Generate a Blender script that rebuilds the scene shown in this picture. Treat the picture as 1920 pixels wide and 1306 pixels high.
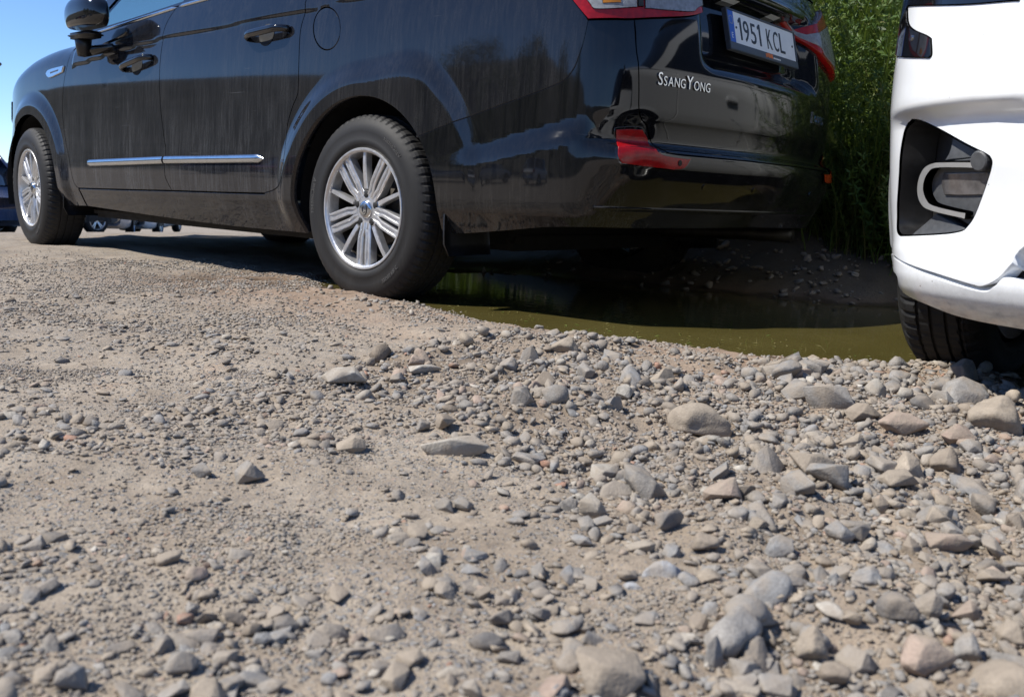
import bpy, bmesh, math, random
import numpy as np
from mathutils import Matrix, Vector
from mathutils.geometry import delaunay_2d_cdt

for o in list(bpy.data.objects): bpy.data.objects.remove(o)
scene = bpy.context.scene
COL = scene.collection
rng = np.random.default_rng(11); random.seed(11)

# ------------------------------------------------------------------ camera
W0, H0 = 1920, 1306                     # photograph size, used to read directions off it
CAM = np.array([-2.652, 3.114, .418]); YAW, PITCH, ROLL, FPX = math.radians(-49.036), math.radians(-9.54), math.radians(2.356), 1706.2
_cy, _sy, _cp, _sp = math.cos(YAW), math.sin(YAW), math.cos(PITCH), math.sin(PITCH)
FWD = np.array([_cy*_cp, _sy*_cp, _sp]); _r = np.array([_sy, -_cy, 0.]); _u = np.cross(_r, FWD)
RGT = math.cos(ROLL)*_r+math.sin(ROLL)*_u; UPV = -math.sin(ROLL)*_r+math.cos(ROLL)*_u
cd = bpy.data.cameras.new('camera'); cam = bpy.data.objects.new('camera', cd); COL.objects.link(cam)
cam.matrix_world = Matrix(((RGT[0], UPV[0], -FWD[0], CAM[0]), (RGT[1], UPV[1], -FWD[1], CAM[1]), (RGT[2], UPV[2], -FWD[2], CAM[2]), (0, 0, 0, 1)))
cd.sensor_width = 36; cd.lens = FPX/W0*36; cd.clip_start = .02; cd.clip_end = 3000
cd.dof.use_dof = True; cd.dof.focus_distance = 2.7; cd.dof.aperture_fstop = 8.0
scene.camera = cam

# ------------------------------------------------------------------ sky, sun, exposure
SUN_EL, SUN_AZ = math.radians(51), math.radians(54)      # azimuth measured from +X (the minivan's nose) towards +Y
sdir = np.array([math.cos(SUN_EL)*math.cos(SUN_AZ), math.cos(SUN_EL)*math.sin(SUN_AZ), math.sin(SUN_EL)])
world = bpy.data.worlds.new('World'); scene.world = world; world.use_nodes = True
wn = world.node_tree; wn.nodes.clear()
sky = wn.nodes.new('ShaderNodeTexSky'); sky.sky_type = 'NISHITA'; sky.sun_disc = False
sky.sun_elevation = SUN_EL; sky.sun_rotation = math.pi/2-SUN_AZ
sky.altitude = 900; sky.air_density = .8; sky.dust_density = .0; sky.ozone_density = 8.0
bg = wn.nodes.new('ShaderNodeBackground'); bg.inputs[1].default_value = .13
wo = wn.nodes.new('ShaderNodeOutputWorld')
wn.links.new(sky.outputs[0], bg.inputs[0]); wn.links.new(bg.outputs[0], wo.inputs[0])
sl = bpy.data.lights.new('sun', 'SUN'); sl.energy = 4.7; sl.angle = math.radians(.53); sl.color = (1, .955, .88)
so = bpy.data.objects.new('sun', sl); COL.objects.link(so)
so.rotation_euler = Vector(sdir).to_track_quat('Z', 'Y').to_euler(); so.location = Vector(sdir)*50
vs = scene.view_settings; vs.view_transform = 'Standard'; vs.look = 'None'; vs.exposure = .5; vs.gamma = 1; vs.use_curve_mapping = False
scene.render.engine = 'CYCLES'
scene.cycles.max_bounces = 5; scene.cycles.diffuse_bounces = 3; scene.cycles.transparent_max_bounces = 6; scene.cycles.caustics_reflective = False; scene.cycles.caustics_refractive = False

# ------------------------------------------------------------------ pixel rays
def ray(x, y):
    return FWD+RGT*((x-W0/2)/FPX)+UPV*((H0/2-y)/FPX)
def on_plane(x, y, axis, val):
    d = ray(x, y); return CAM+d*((val-CAM[axis])/d[axis])
def project(P):
    d = P-CAM; z = d@FWD
    return np.stack([W0/2+FPX*(d@RGT)/z, H0/2-FPX*(d@UPV)/z], -1), z

def sst(a, b, x):
    t = np.clip((x-a)/(b-a), 0, 1); return t*t*(3-2*t)
def pchip(xs, ys):
    """monotone cubic interpolation, returns a vectorised function"""
    xs = np.array(xs, float); ys = np.array(ys, float); h = np.diff(xs); d = np.diff(ys)/h
    m = np.zeros_like(xs); m[0], m[-1] = d[0], d[-1]
    for i in range(1, len(xs)-1):
        if d[i-1]*d[i] > 0:
            w1, w2 = 2*h[i]+h[i-1], h[i]+2*h[i-1]; m[i] = (w1+w2)/(w1/d[i-1]+w2/d[i])
    def f(x):
        x = np.clip(x, xs[0], xs[-1]); i = np.clip(np.searchsorted(xs, x)-1, 0, len(xs)-2)
        t = (x-xs[i])/h[i]; t2 = t*t; t3 = t2*t
        return (2*t3-3*t2+1)*ys[i]+(t3-2*t2+t)*h[i]*m[i]+(-2*t3+3*t2)*ys[i+1]+(t3-t2)*h[i]*m[i+1]
    return f
def spline_pts(pts, n=12):
    """Catmull-Rom through 2D/3D points"""
    p = np.array(pts, float); out = []
    q = np.vstack([2*p[0]-p[1], p, 2*p[-1]-p[-2]])
    for i in range(1, len(q)-2):
        for t in np.linspace(0, 1, n, endpoint=False):
            a, b, c, d = q[i-1], q[i], q[i+1], q[i+2]
            out.append(.5*((2*b)+(c-a)*t+(2*a-5*b+4*c-d)*t*t+(3*b-a-3*c+d)*t**3))
    out.append(p[-1]); return np.array(out)

class PlanSurface:
    """a body skin: a plan outline followed by s (metres along it), pulled inwards with height z"""
    def __init__(self, plan, s_zero, inset, sign=1):
        q = spline_pts(plan, 24); seg = np.linalg.norm(np.diff(q, axis=0), axis=1); L = np.concatenate([[0], np.cumsum(seg)])
        k = np.argmin(np.hypot(q[:, 0]-s_zero[0], q[:, 1]-s_zero[1]))
        S = np.linspace(0, L[-1], 4000)
        self.S = S-L[k]; self.X = np.interp(S, L, q[:, 0]); self.Y = np.interp(S, L, q[:, 1])
        ker = np.convolve(np.ones(35), np.ones(25)); ker = ker/ker.sum()
        def sm(a): return np.convolve(np.pad(a, 29, mode='reflect', reflect_type='odd'), ker, 'valid')
        self.X, self.Y = sm(self.X), sm(self.Y)
        tx, ty = np.gradient(self.X), np.gradient(self.Y); l = np.hypot(tx, ty)
        self.NX, self.NY = sm(-ty/l*sign), sm(tx/l*sign)
        self.inset = inset
        self.grid = None; self.valid = lambda s, z: s < 99
    def base(self, s):
        f = lambda a: np.interp(s, self.S, a)
        return f(self.X), f(self.Y), f(self.NX), f(self.NY)
    def P(self, s, z):
        s = np.asarray(s, float); z = np.asarray(z, float)
        x, y, nx, ny = self.base(s); l = np.hypot(nx, ny); nx, ny = nx/l, ny/l
        i = self.inset(s, z, x, y, nx, ny)
        return np.stack([x-nx*i, y-ny*i, z+0*s], -1)
    def N(self, s, z, h=4e-3):
        a = self.P(s+h, z)-self.P(s-h, z); b = self.P(s, z+h)-self.P(s, z-h)
        n = np.cross(a, b); n /= np.linalg.norm(n, axis=-1, keepdims=True)
        x, y, nx, ny = self.base(s)
        sg = np.sign(n[..., 0]*nx+n[..., 1]*ny+1e-9)
        return n*sg[..., None]
    def from_px(self, x, y, world=None):
        """(s, z) where the ray through a photo pixel meets the skin"""
        if self.grid is None:
            s, z = np.meshgrid(np.linspace(self.S[0], self.S[-1], 500), np.linspace(.15, 1.5, 271), indexing='ij')
            P = self.P(s, z); n = self.N(s, z)
            if world is not None: P = P@world[:3, :3].T+world[:3, 3]; n = n@world[:3, :3].T
            q, d = project(P); vis = (np.einsum('ijk,ijk->ij', n, P-CAM) < .02) & (d > .1)
            self.dep = d; vis &= self.valid(s, z); self.grid = (s, z, q, vis)
        s, z, q, vis = self.grid
        e = np.where(vis, np.hypot(q[..., 0]-x, q[..., 1]-y), 1e9); e = np.where(e < e.min()+5, self.dep*1e-3, 1e9); i, j = np.unravel_index(e.argmin(), e.shape)
        S, Z = s[i, j], z[i, j]
        def pr(S, Z):
            P = self.P(np.array([S]), np.array([Z]))
            if world is not None: P = P@world[:3, :3].T+world[:3, 3]
            return project(P)[0][0]
        for _ in range(6):
            h = 1e-3; q0 = pr(S, Z); J = np.stack([(pr(S+h, Z)-q0)/h, (pr(S, Z+h)-q0)/h], -1)
            if abs(np.linalg.det(J)) < 2e3: break
            d = np.linalg.solve(J, np.array([x, y])-q0); d = np.clip(d, -.05, .05); S += d[0]; Z += d[1]
        return S, Z

# ------------------------------------------------------------------ the minivan's skin (x forward from the rear axle, y to its left)
VAN_PLAN = [(3.93, 0), (3.90, .35), (3.80, .62), (3.62, .79), (3.35, .885), (3.0, .925), (2.5, .945), (1.5, .955), (.5, .955), (0, .95), (-.4, .938),
            (-.72, .917), (-.9, .885), (-.99, .838), (-1.055, .762), (-1.10, .64), (-1.135, .43), (-1.16, .2), (-1.165, 0)][::-1]
VAN_PLAN = [(x, -y) for x, y in VAN_PLAN[1:10]][::-1]+VAN_PLAN          # goes on round the right rear corner
_ins_side = pchip([.15, .2, .25, .30, .345, .36, .42, .49, .53, .58, .66, .8, .92, 1.0, 1.1, 1.2, 1.4, 1.6, 1.72, 1.8],
                  [.10, .075, .055, .036, .022, .016, .010, .008, .0085, .011, .015, .020, .026, .034, .052, .078, .145, .225, .285, .36])
_ins_rear = pchip([.15, .25, .30, .335, .36, .42, .5, .54, .572, .584, .60, .64, .68, .70, .8, .9, 1.0, 1.1, 1.3, 1.6, 1.75],
                  [.16, .125, .10, .082, .068, .040, .012, .004, .010, .038, .052, .046, .034, .032, .032, .039, .054, .08, .16, .29, .38])
_ins_front = pchip([.15, .25, .35, .5, .65, .75, .85, .95, 1.1, 1.8], [.16, .08, .02, 0, .01, .03, .09, .2, .45, 1.2])
_zt = pchip([2.0, 2.3, 2.8, 3.05, 3.25, 3.4, 3.55, 3.64, 3.71, 3.95], [1.17, 1.15, 1.135, 1.115, 1.08, 1.05, 1.0, .93, .86, .80])
_crease = pchip([-1.2, 0, .33, 1.40, 2.40, 4], [1.13, 1.10, 1.085, 1.066, .998, .9])
_zr = pchip([-1.3, -1.05, -.9, -.7, -.4], [.655, .675, .635, .59, .53])
def van_inset(s, z, x, y, nx, ny):
    wr = sst(.35, .95, -nx); wf = sst(.35, .95, nx)*.999
    ins = _ins_side(z)*(1-wr-wf)+_ins_rear(z)*wr+_ins_front(z)*wf
    side = 1-sst(.2, .6, np.abs(nx))
    # crease under the windows: the upper skin stands proud
    cz = _crease(s); ins -= .007*sst(-.007, .007, z-cz)*side*np.where(s > 2.42, 0, 1)*sst(-.9, -.2, s)
    # flares over both wheels
    for wx, R in ((0., .535), (3.0, .55)):
        dx, dz = s-wx, z-.345; r = np.hypot(dx, dz); a = np.arctan2(dz, -dx if wx == 0 else dx)
        Rr = R+(.10*sst(.6, 1.9, np.pi-a) if wx == 0 else .0)*0+np.where(wx == 0, .09*sst(0, .35, -dx), 0)
        f = 1-sst(-.085, 0, r-Rr)
        if wx == 0: f = f*(1-sst(.25, .75, -dx))*sst(.2, .35, z)
        else: f = f*sst(.22, .35, z)*(1-sst(.2, .5, dx)*.5)
        ins -= .022*f
    # bumper shoulder running round the rear corner
    zr = _zr(s); k = sst(-.30, -.85, s)*side
    ins -= .024*k*(1-sst(-.06, .015, z-zr))*sst(.28, .40, z)
    # bonnet shoulder
    r = .13; zt = _zt(x); t = np.clip((z-(zt-r))/r, 0, .985); ins += r*(1-np.sqrt(1-t*t))*sst(2.25, 2.6, s)
    # number plate recess in the tailgate
    rec = sst(.47, .36, np.abs(y))*sst(.83, .91, z)*(1-sst(1.12, 1.16, z))*sst(.7, .9, -nx)
    ins += .072*rec
    return ins
VAN = PlanSurface(VAN_PLAN, (0., .95), van_inset)
VAN.valid = lambda s, z: (s < 2.45) | (z < _zt(np.interp(s, VAN.S, VAN.X)))
VMID = float(np.interp(0, VAN.Y[:500][::1], VAN.S[:500])) if False else float(VAN.S[np.argmin(np.where(VAN.X < -.5, np.abs(VAN.Y), 9))])

# ------------------------------------------------------------------ helpers: objects, labels, materials
def setp(o, label=None, cat=None, group=None, kind=None):
    if label: o['label'] = label
    if cat: o['category'] = cat
    if group: o['group'] = group
    if kind: o['kind'] = kind
    return o
def link(name, data, parent=None):
    o = bpy.data.objects.new(name, data); COL.objects.link(o)
    if parent is not None: o.parent = parent
    return o
def empty(name, loc=(0, 0, 0), rz=0):
    o = link(name, None); o.location = loc; o.rotation_euler = (0, 0, rz); o.empty_display_size = .1; return o
def mkmesh(name, V, F, mat=None, smooth=False, normals=None):
    me = bpy.data.meshes.new(name); V = np.asarray(V, float)
    if isinstance(F, np.ndarray):
        n, k = F.shape; me.vertices.add(len(V)); me.vertices.foreach_set('co', V.ravel())
        me.loops.add(n*k); me.loops.foreach_set('vertex_index', F.astype(np.int32).ravel())
        me.polygons.add(n); me.polygons.foreach_set('loop_start', np.arange(0, n*k, k, dtype=np.int32))
        me.update(calc_edges=True); me.validate()
    else:
        me.from_pydata([tuple(v) for v in V], [], F); me.update()
    if smooth is True: me.polygons.foreach_set('use_smooth', np.ones(len(me.polygons), bool))
    elif smooth is not False: me.polygons.foreach_set('use_smooth', np.asarray(smooth, bool)[:len(me.polygons)])
    if normals is not None: me.normals_split_custom_set_from_vertices([tuple(n) for n in normals])
    if mat is not None: me.materials.append(mat)
    return me
def mk(name, V, F, mat, parent=None, smooth=False, normals=None):
    return link(name, mkmesh(name, V, F, mat, smooth, normals), parent)

class NT:
    """small wrapper for building node materials"""
    def __init__(self, name):
        self.m = bpy.data.materials.new(name); self.m.use_nodes = True; self.t = self.m.node_tree; self.t.nodes.clear()
        self.out = self.n('ShaderNodeOutputMaterial')
    def n(self, kind, **kw):
        nd = self.t.nodes.new(kind)
        for k, v in kw.items():
            if k.startswith('i_'):
                key = k[2:]; key = int(key) if key.isdigit() else key.replace('_', ' ')
                self.put(nd.inputs[key], v)
            else: setattr(nd, k, v)
        return nd
    def put(self, sock, v):
        if hasattr(v, 'is_output') or isinstance(v, bpy.types.NodeSocket): self.t.links.new(v, sock)
        else: sock.default_value = v
    def math(self, op, a, b=0., c=None, clamp=False):
        nd = self.n('ShaderNodeMath', operation=op, use_clamp=clamp); self.put(nd.inputs[0], a); self.put(nd.inputs[1], b)
        if c is not None: self.put(nd.inputs[2], c)
        return nd.outputs[0]
    def mix(self, fac, a, b, blend='MIX'):
        nd = self.n('ShaderNodeMix', data_type='RGBA', blend_type=blend)
        self.put(nd.inputs[0], fac); self.put(nd.inputs[6], a); self.put(nd.inputs[7], b); return nd.outputs[2]
    def noise(self, vec, scale, detail=3., rough=.55, dim='3D'):
        nd = self.n('ShaderNodeTexNoise'); self.put(nd.inputs['Vector'], vec)
        nd.inputs['Scale'].default_value = scale; nd.inputs['Detail'].default_value = detail; nd.inputs['Roughness'].default_value = rough
        return nd
    def ramp(self, fac, stops, interp='LINEAR'):
        nd = self.n('ShaderNodeValToRGB'); nd.color_ramp.interpolation = interp; e = nd.color_ramp.elements
        while len(e) < len(stops): e.new(.5)
        for el, (p, c) in zip(e, stops): el.position = p; el.color = c if len(c) == 4 else (*c, 1)
        self.put(nd.inputs[0], fac); return nd.outputs[0]
    def maprange(self, v, a, b, c=0., d=1., smooth=True):
        nd = self.n('ShaderNodeMapRange', interpolation_type='SMOOTHSTEP' if smooth else 'LINEAR')
        self.put(nd.inputs[0], v); nd.inputs[1].default_value = a; nd.inputs[2].default_value = b; nd.inputs[3].default_value = c; nd.inputs[4].default_value = d
        return nd.outputs[0]
    def bsdf(self, color, rough=.5, metal=0., spec=.5, coat=0., normal=None, **kw):
        b = self.n('ShaderNodeBsdfPrincipled'); self.put(b.inputs['Base Color'], color if not isinstance(color, tuple) or len(color) == 4 else (*color, 1))
        self.put(b.inputs['Roughness'], rough); self.put(b.inputs['Metallic'], metal); self.put(b.inputs['Specular IOR Level'], spec); self.put(b.inputs['Coat Weight'], coat)
        if coat: b.inputs['Coat Roughness'].default_value = .02
        if normal is not None: self.put(b.inputs['Normal'], normal)
        for k, v in kw.items(): self.put(b.inputs[k.replace('_', ' ')], v)
        return b
    def bump(self, h, strength=.3, dist=.01):
        nd = self.n('ShaderNodeBump'); self.put(nd.inputs['Strength'], strength); nd.inputs['Distance'].default_value = dist; self.put(nd.inputs['Height'], h); return nd.outputs[0]
    def done(self, sh): self.t.links.new(sh.outputs[0], self.out.inputs[0]); return self.m
    def coords(self, which='Object'): return self.n('ShaderNodeTexCoord').outputs[which]
    def pos(self): return self.n('ShaderNodeNewGeometry').outputs['Position']
    def vscale(self, v, s):
        nd = self.n('ShaderNodeVectorMath', operation='MULTIPLY'); self.put(nd.inputs[0], v); nd.inputs[1].default_value = s; return nd.outputs[0]

def simple(name, col, rough=.5, metal=0., spec=.5, coat=0., var=.12, scale=25., bump=0.):
    t = NT(name); p = t.pos(); nz = t.noise(p, scale, 4).outputs[0]
    k = t.maprange(nz, .25, .75, 1-var, 1+var); c = t.n('ShaderNodeVectorMath', operation='SCALE'); c.inputs[0].default_value = col; t.put(c.inputs[3], k)
    nrm = t.bump(t.noise(p, scale*8, 3).outputs[0], bump, .004) if bump else None
    return t.done(t.bsdf(c.outputs[0], t.maprange(nz, .2, .8, rough*.85, min(1, rough*1.15)), metal, spec, coat, nrm))

def dirty_paint(name, col, dust_col, dust=.1, low_dust=.35, rough=.05, spec=.5, coat=.6, zlow=.25, zhigh=.75, streak=1.0, specks=0.):
    """clear-coated paint under a film of road dust that thickens towards the sills, with rain streaks"""
    t = NT(name); p = t.pos(); sep = t.n('ShaderNodeSeparateXYZ'); t.put(sep.inputs[0], p)
    st = t.noise(t.vscale(p, (60., 60., 3.4)), 1.6, 5, .7).outputs[0]
    st2 = t.noise(t.vscale(p, (9., 9., 2.)), 1., 4, .6).outputs[0]
    fine = t.noise(p, 260., 2, .6).outputs[0]
    lo = t.maprange(sep.outputs[2], zhigh, zlow, 0., 1.)
    amt = t.math('ADD', dust, t.math('MULTIPLY', lo, low_dust))
    k = t.math('MULTIPLY', t.maprange(st, .34, .68, 1-.75*streak, 1.25), t.maprange(st2, .3, .7, .45, 1.35))
    k = t.math('MULTIPLY', k, t.maprange(fine, .3, .7, .7, 1.3))
    amt = t.math('MULTIPLY', amt, k, clamp=True)
    # hairline scratches
    wv = t.noise(t.vscale(p, (3., 3., 140.)), 1.3, 2, .4).outputs[0]
    wm = t.noise(p, 5., 2).outputs[0]
    scr = t.math('MULTIPLY', t.maprange(wv, .735, .75, 0, .12), t.maprange(wm, .55, .62, 0, 1))
    amt = t.math('ADD', amt, scr, clamp=True)
    if specks:                            # flies and stone chips
        v = t.n('ShaderNodeTexVoronoi', feature='F1'); t.put(v.inputs['Vector'], p); v.inputs['Scale'].default_value = 34.; sp = t.n('ShaderNodeSeparateColor'); t.put(sp.inputs[0], v.outputs['Color'])
        dot = t.math('LESS_THAN', v.outputs['Distance'], t.math('MULTIPLY', t.math('SUBTRACT', sp.outputs[0], .55), .16)); amt = t.math('ADD', amt, t.math('MULTIPLY', dot, specks), clamp=True)
    paint = t.bsdf((*col, 1), rough, 0., spec, coat)
    d = t.n('ShaderNodeBsdfDiffuse'); d.inputs[0].default_value = (*dust_col, 1); d.inputs[1].default_value = .5
    mx = t.n('ShaderNodeMixShader'); t.put(mx.inputs[0], amt); t.t.links.new(paint.outputs[0], mx.inputs[1]); t.t.links.new(d.outputs[0], mx.inputs[2])
    return t.done(mx)

def glass_mat(name, tint, refl=.09):
    t = NT(name); tr = t.n('ShaderNodeBsdfTransparent'); tr.inputs[0].default_value = (*tint, 1)
    gl = t.n('ShaderNodeBsdfGlossy'); gl.inputs[1].default_value = .01
    fr = t.n('ShaderNodeFresnel'); fr.inputs[0].default_value = 1.55
    k = t.math('ADD', fr.outputs[0], refl*.3, clamp=True)
    mx = t.n('ShaderNodeMixShader'); t.put(mx.inputs[0], k); t.t.links.new(tr.outputs[0], mx.inputs[1]); t.t.links.new(gl.outputs[0], mx.inputs[2])
    return t.done(mx)

def lens_mat(name, col, rough=.08, rib=(0, 0, 140.), bump=.5, trans=0.):
    """moulded lamp plastic with fine ribs"""
    t = NT(name); p = t.pos(); w = t.n('ShaderNodeTexWave', wave_type='BANDS', bands_direction='Z'); t.put(w.inputs[0], t.vscale(p, rib if any(rib) else (1, 1, 1)))
    w.inputs['Scale'].default_value = 1.0; w.inputs['Distortion'].default_value = .3
    nz = t.noise(p, 60., 3).outputs[0]
    c = t.mix(t.maprange(nz, .3, .7, 0., 1.), (*[v*.7 for v in col], 1), (*col, 1))
    b = t.bsdf(c, rough, 0., .45, 0. if bump < .2 else .6, t.bump(w.outputs[1], bump, .003)); return t.done(b)

M = {}
M['paint'] = dirty_paint('black_paint', (.0035, .0042, .0068), (.275, .28, .29), .044, .095, coat=.12, zhigh=.98)
M['paint_lower'] = dirty_paint('black_paint_dusty', (.005, .0055, .008), (.29, .28, .27), .036, .055, coat=.12, zhigh=.85)
M['paint_rear'] = dirty_paint('black_paint_rear', (.0032, .0036, .005), (.28, .265, .24), .018, .05, .06, coat=.15, zhigh=.6)
M['white'] = dirty_paint('white_paint', (.80, .82, .83), (.16, .135, .105), .016, .22, .12, .5, .5, .18, .36, .6, .8)
M['shell'] = simple('shell_black', (.006, .006, .006), .7, var=.2)
M['rubber'] = simple('rubber', (.017, .017, .017), .72, spec=.3, var=.35, scale=30, bump=.25)
M['rubber_dust'] = dirty_paint('tyre_rubber', (.013, .013, .0135), (.20, .185, .165), .028, .06, .62, .3, 0., 0., .5, .3)
M['rubber_grey'] = simple('rubber_lettering', (.085, .083, .08), .7, spec=.3)
M['plastic'] = simple('black_plastic', (.012, .012, .013), .38, var=.2, scale=60)
M['plastic_grey'] = simple('grey_plastic', (.075, .078, .082), .5, var=.15, scale=90, bump=.1)
M['gloss_black'] = simple('gloss_black', (.006, .006, .007), .06, coat=.6, var=.1)
M['chrome'] = simple('chrome', (.62, .65, .68), .16, metal=1., var=.06, scale=40)
M['satin'] = simple('satin_trim', (.40, .40, .39), .32, metal=.35, var=.06)
M['alloy'] = simple('alloy', (.66, .66, .66), .33, metal=.75, var=.10, scale=45, bump=.05)
M['alloy_dark'] = simple('alloy_brake_dust', (.07, .06, .05), .5, metal=.5, var=.35, scale=30)
M['steel_dark'] = simple('steel_dark', (.05, .047, .043), .5, metal=.6, var=.3)
M['glass'] = glass_mat('window_glass', (.62, .72, .70))
M['glass_dark'] = simple('tinted_glass', (.008, .010, .011), .02, coat=1., var=.05)
M['red_lens'] = lens_mat('red_lens', (.34, .006, .008), .16, bump=.08)
M['clear_lens'] = lens_mat('clear_lens', (.62, .66, .72), .10, (0, 0, 420.), .9)
M['amber'] = lens_mat('amber_lens', (.55, .20, .02), .12, bump=.1)
M['orange_lens'] = lens_mat('orange_lens', (.38, .05, .01), .12, bump=.1)
M['plate_white'] = simple('plate_white', (.70, .71, .70), .35, var=.05)
M['plate_blue'] = simple('plate_blue', (.012, .085, .42), .35, var=.05)
M['plate_black'] = simple('plate_black', (.012, .012, .012), .4)
M['plate_frame'] = simple('plate_frame', (.05, .055, .065), .4)
M['glass_fog'] = simple('fog_lens', (.09, .085, .085), .08, coat=1., var=.3, scale=60)
M['orange'] = simple('orange_print', (.60, .15, .03), .5)
M['yellow'] = simple('yellow_print', (.65, .52, .05), .5)

# ------------------------------------------------------------------ helpers: geometry
def lathe(profile, n, a0=0., a1=2*math.pi, mod=None):
    """profile of (r, y) spun round the y axis; returns V, F"""
    pr = np.array(profile, float); full = abs(a1-a0-2*math.pi) < 1e-6
    A = np.linspace(a0, a1, n, endpoint=not full); V = []
    R = np.repeat(pr[None, :, 0], n, 0).copy(); Yv = np.repeat(pr[None, :, 1], n, 0).copy()
    if mod is not None: R, Yv = mod(R, Yv, A)
    V = np.stack([R*np.cos(A)[:, None], Yv, R*np.sin(A)[:, None]], -1).reshape(-1, 3)
    m = len(pr); F = []
    I = np.arange(n if full else n-1); J = np.arange(m-1); i, j = np.meshgrid(I, J, indexing='ij'); i2 = (i+1) % n
    F = np.stack([i*m+j, i*m+j+1, i2*m+j+1, i2*m+j], -1).reshape(-1, 4)
    return V, F
def loft(curves, close=False):
    """grid through equal-length 3D polylines"""
    C = np.array(curves, float); n, m, _ = C.shape; V = C.reshape(-1, 3)
    i, j = np.meshgrid(np.arange(n-1), np.arange(m if close else m-1), indexing='ij'); j2 = (j+1) % m
    return V, np.stack([i*m+j, i*m+j2, (i+1)*m+j2, (i+1)*m+j], -1).reshape(-1, 4)
def tube(path, radii, n=10, squash=(1, 1), up=(0, 0, 1), caps=True):
    P = np.array(path, float); T = np.gradient(P, axis=0); T /= np.linalg.norm(T, axis=1, keepdims=True)+1e-12
    radii = np.broadcast_to(np.asarray(radii, float), (len(P),)); a = np.linspace(0, 2*np.pi, n, endpoint=False); rings = []
    for p, t, r in zip(P, T, radii):
        s = np.cross(t, up); l = np.linalg.norm(s); s = s/l if l > 1e-6 else np.array([1., 0, 0]); u = np.cross(s, t)
        rings.append(p+r*(np.cos(a)[:, None]*s*squash[0]+np.sin(a)[:, None]*u*squash[1]))
    V, F = loft(rings, close=True); F = [tuple(f) for f in F]
    if caps: k = len(P)-1; F += [tuple(range(n))[::-1], tuple(range(k*n, k*n+n))]
    return V, F
def join(parts):
    V, F, o = [], [], 0
    for v, f in parts:
        V.append(np.asarray(v, float)); F += [tuple(int(i)+o for i in q) for q in f]; o += len(v)
    return np.vstack(V), F
def box(x0, x1, y0, y1, z0, z1, b=0.):
    """box with chamfered edges"""
    bm = bmesh.new(); bmesh.ops.create_cube(bm, size=1.)
    for v in bm.verts: v.co = ((x0+x1)/2+v.co.x*(x1-x0), (y0+y1)/2+v.co.y*(y1-y0), (z0+z1)/2+v.co.z*(z1-z0))
    if b: bmesh.ops.bevel(bm, geom=bm.edges[:], offset=b, segments=2, affect='EDGES')
    bm.verts.index_update(); V = np.array([v.co[:] for v in bm.verts]); F = [tuple(v.index for v in f.verts) for f in bm.faces]; bm.free(); return V, F

def inpoly(pts, poly):
    x, y = pts[:, 0], pts[:, 1]; n = len(poly); c = np.zeros(len(pts), bool); j = n-1
    for i in range(n):
        xi, yi = poly[i]; xj, yj = poly[j]
        if yi != yj:
            k = ((yi > y) != (yj > y)) & (x < (xj-xi)*(y-yi)/(yj-yi)+xi); c ^= k
        j = i
    return c
def densify(loop, step):
    out = []
    L = np.array(loop, float)
    for a, b in zip(L, np.roll(L, -1, 0)):
        n = max(1, int(math.ceil(np.linalg.norm(b-a)/step)))
        for k in range(n): out.append(a+(b-a)*k/n)
    return np.array(out)
def shrink(loop, d):
    """offset a closed loop inwards by d (outwards if d < 0)"""
    L = np.array(loop, float); area = .5*np.sum(L[:, 0]*np.roll(L[:, 1], -1)-np.roll(L[:, 0], -1)*L[:, 1])
    e = np.roll(L, -1, 0)-L; l = np.linalg.norm(e, axis=1, keepdims=True)+1e-12; n = np.stack([-e[:, 1], e[:, 0]], -1)/l
    if area < 0: n = -n
    m = n+np.roll(n, 1, 0); ml = np.linalg.norm(m, axis=1, keepdims=True); m = m/np.maximum(ml, .5)
    return L+m*d
def clean(loop, eps=1e-4):
    out = [loop[0]]
    for p in loop[1:]:
        if np.linalg.norm(np.array(p)-out[-1]) > eps: out.append(p)
    if np.linalg.norm(np.array(out[0])-out[-1]) < eps: out.pop()
    return np.array(out, float)
def curves_to_loop(surf, curves):
    """curves of photo pixels (x, y) or skin coordinates ('s', s, z); each curve is splined, corners stay between curves"""
    out = []
    for c in curves:
        q = [p[1:] if p[0] == 's' else surf.from_px(*p) for p in c]
        q = spline_pts(q, 6) if len(q) > 2 else np.array(q, float)
        out += [tuple(p) for p in q]
    return clean(out)
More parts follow.
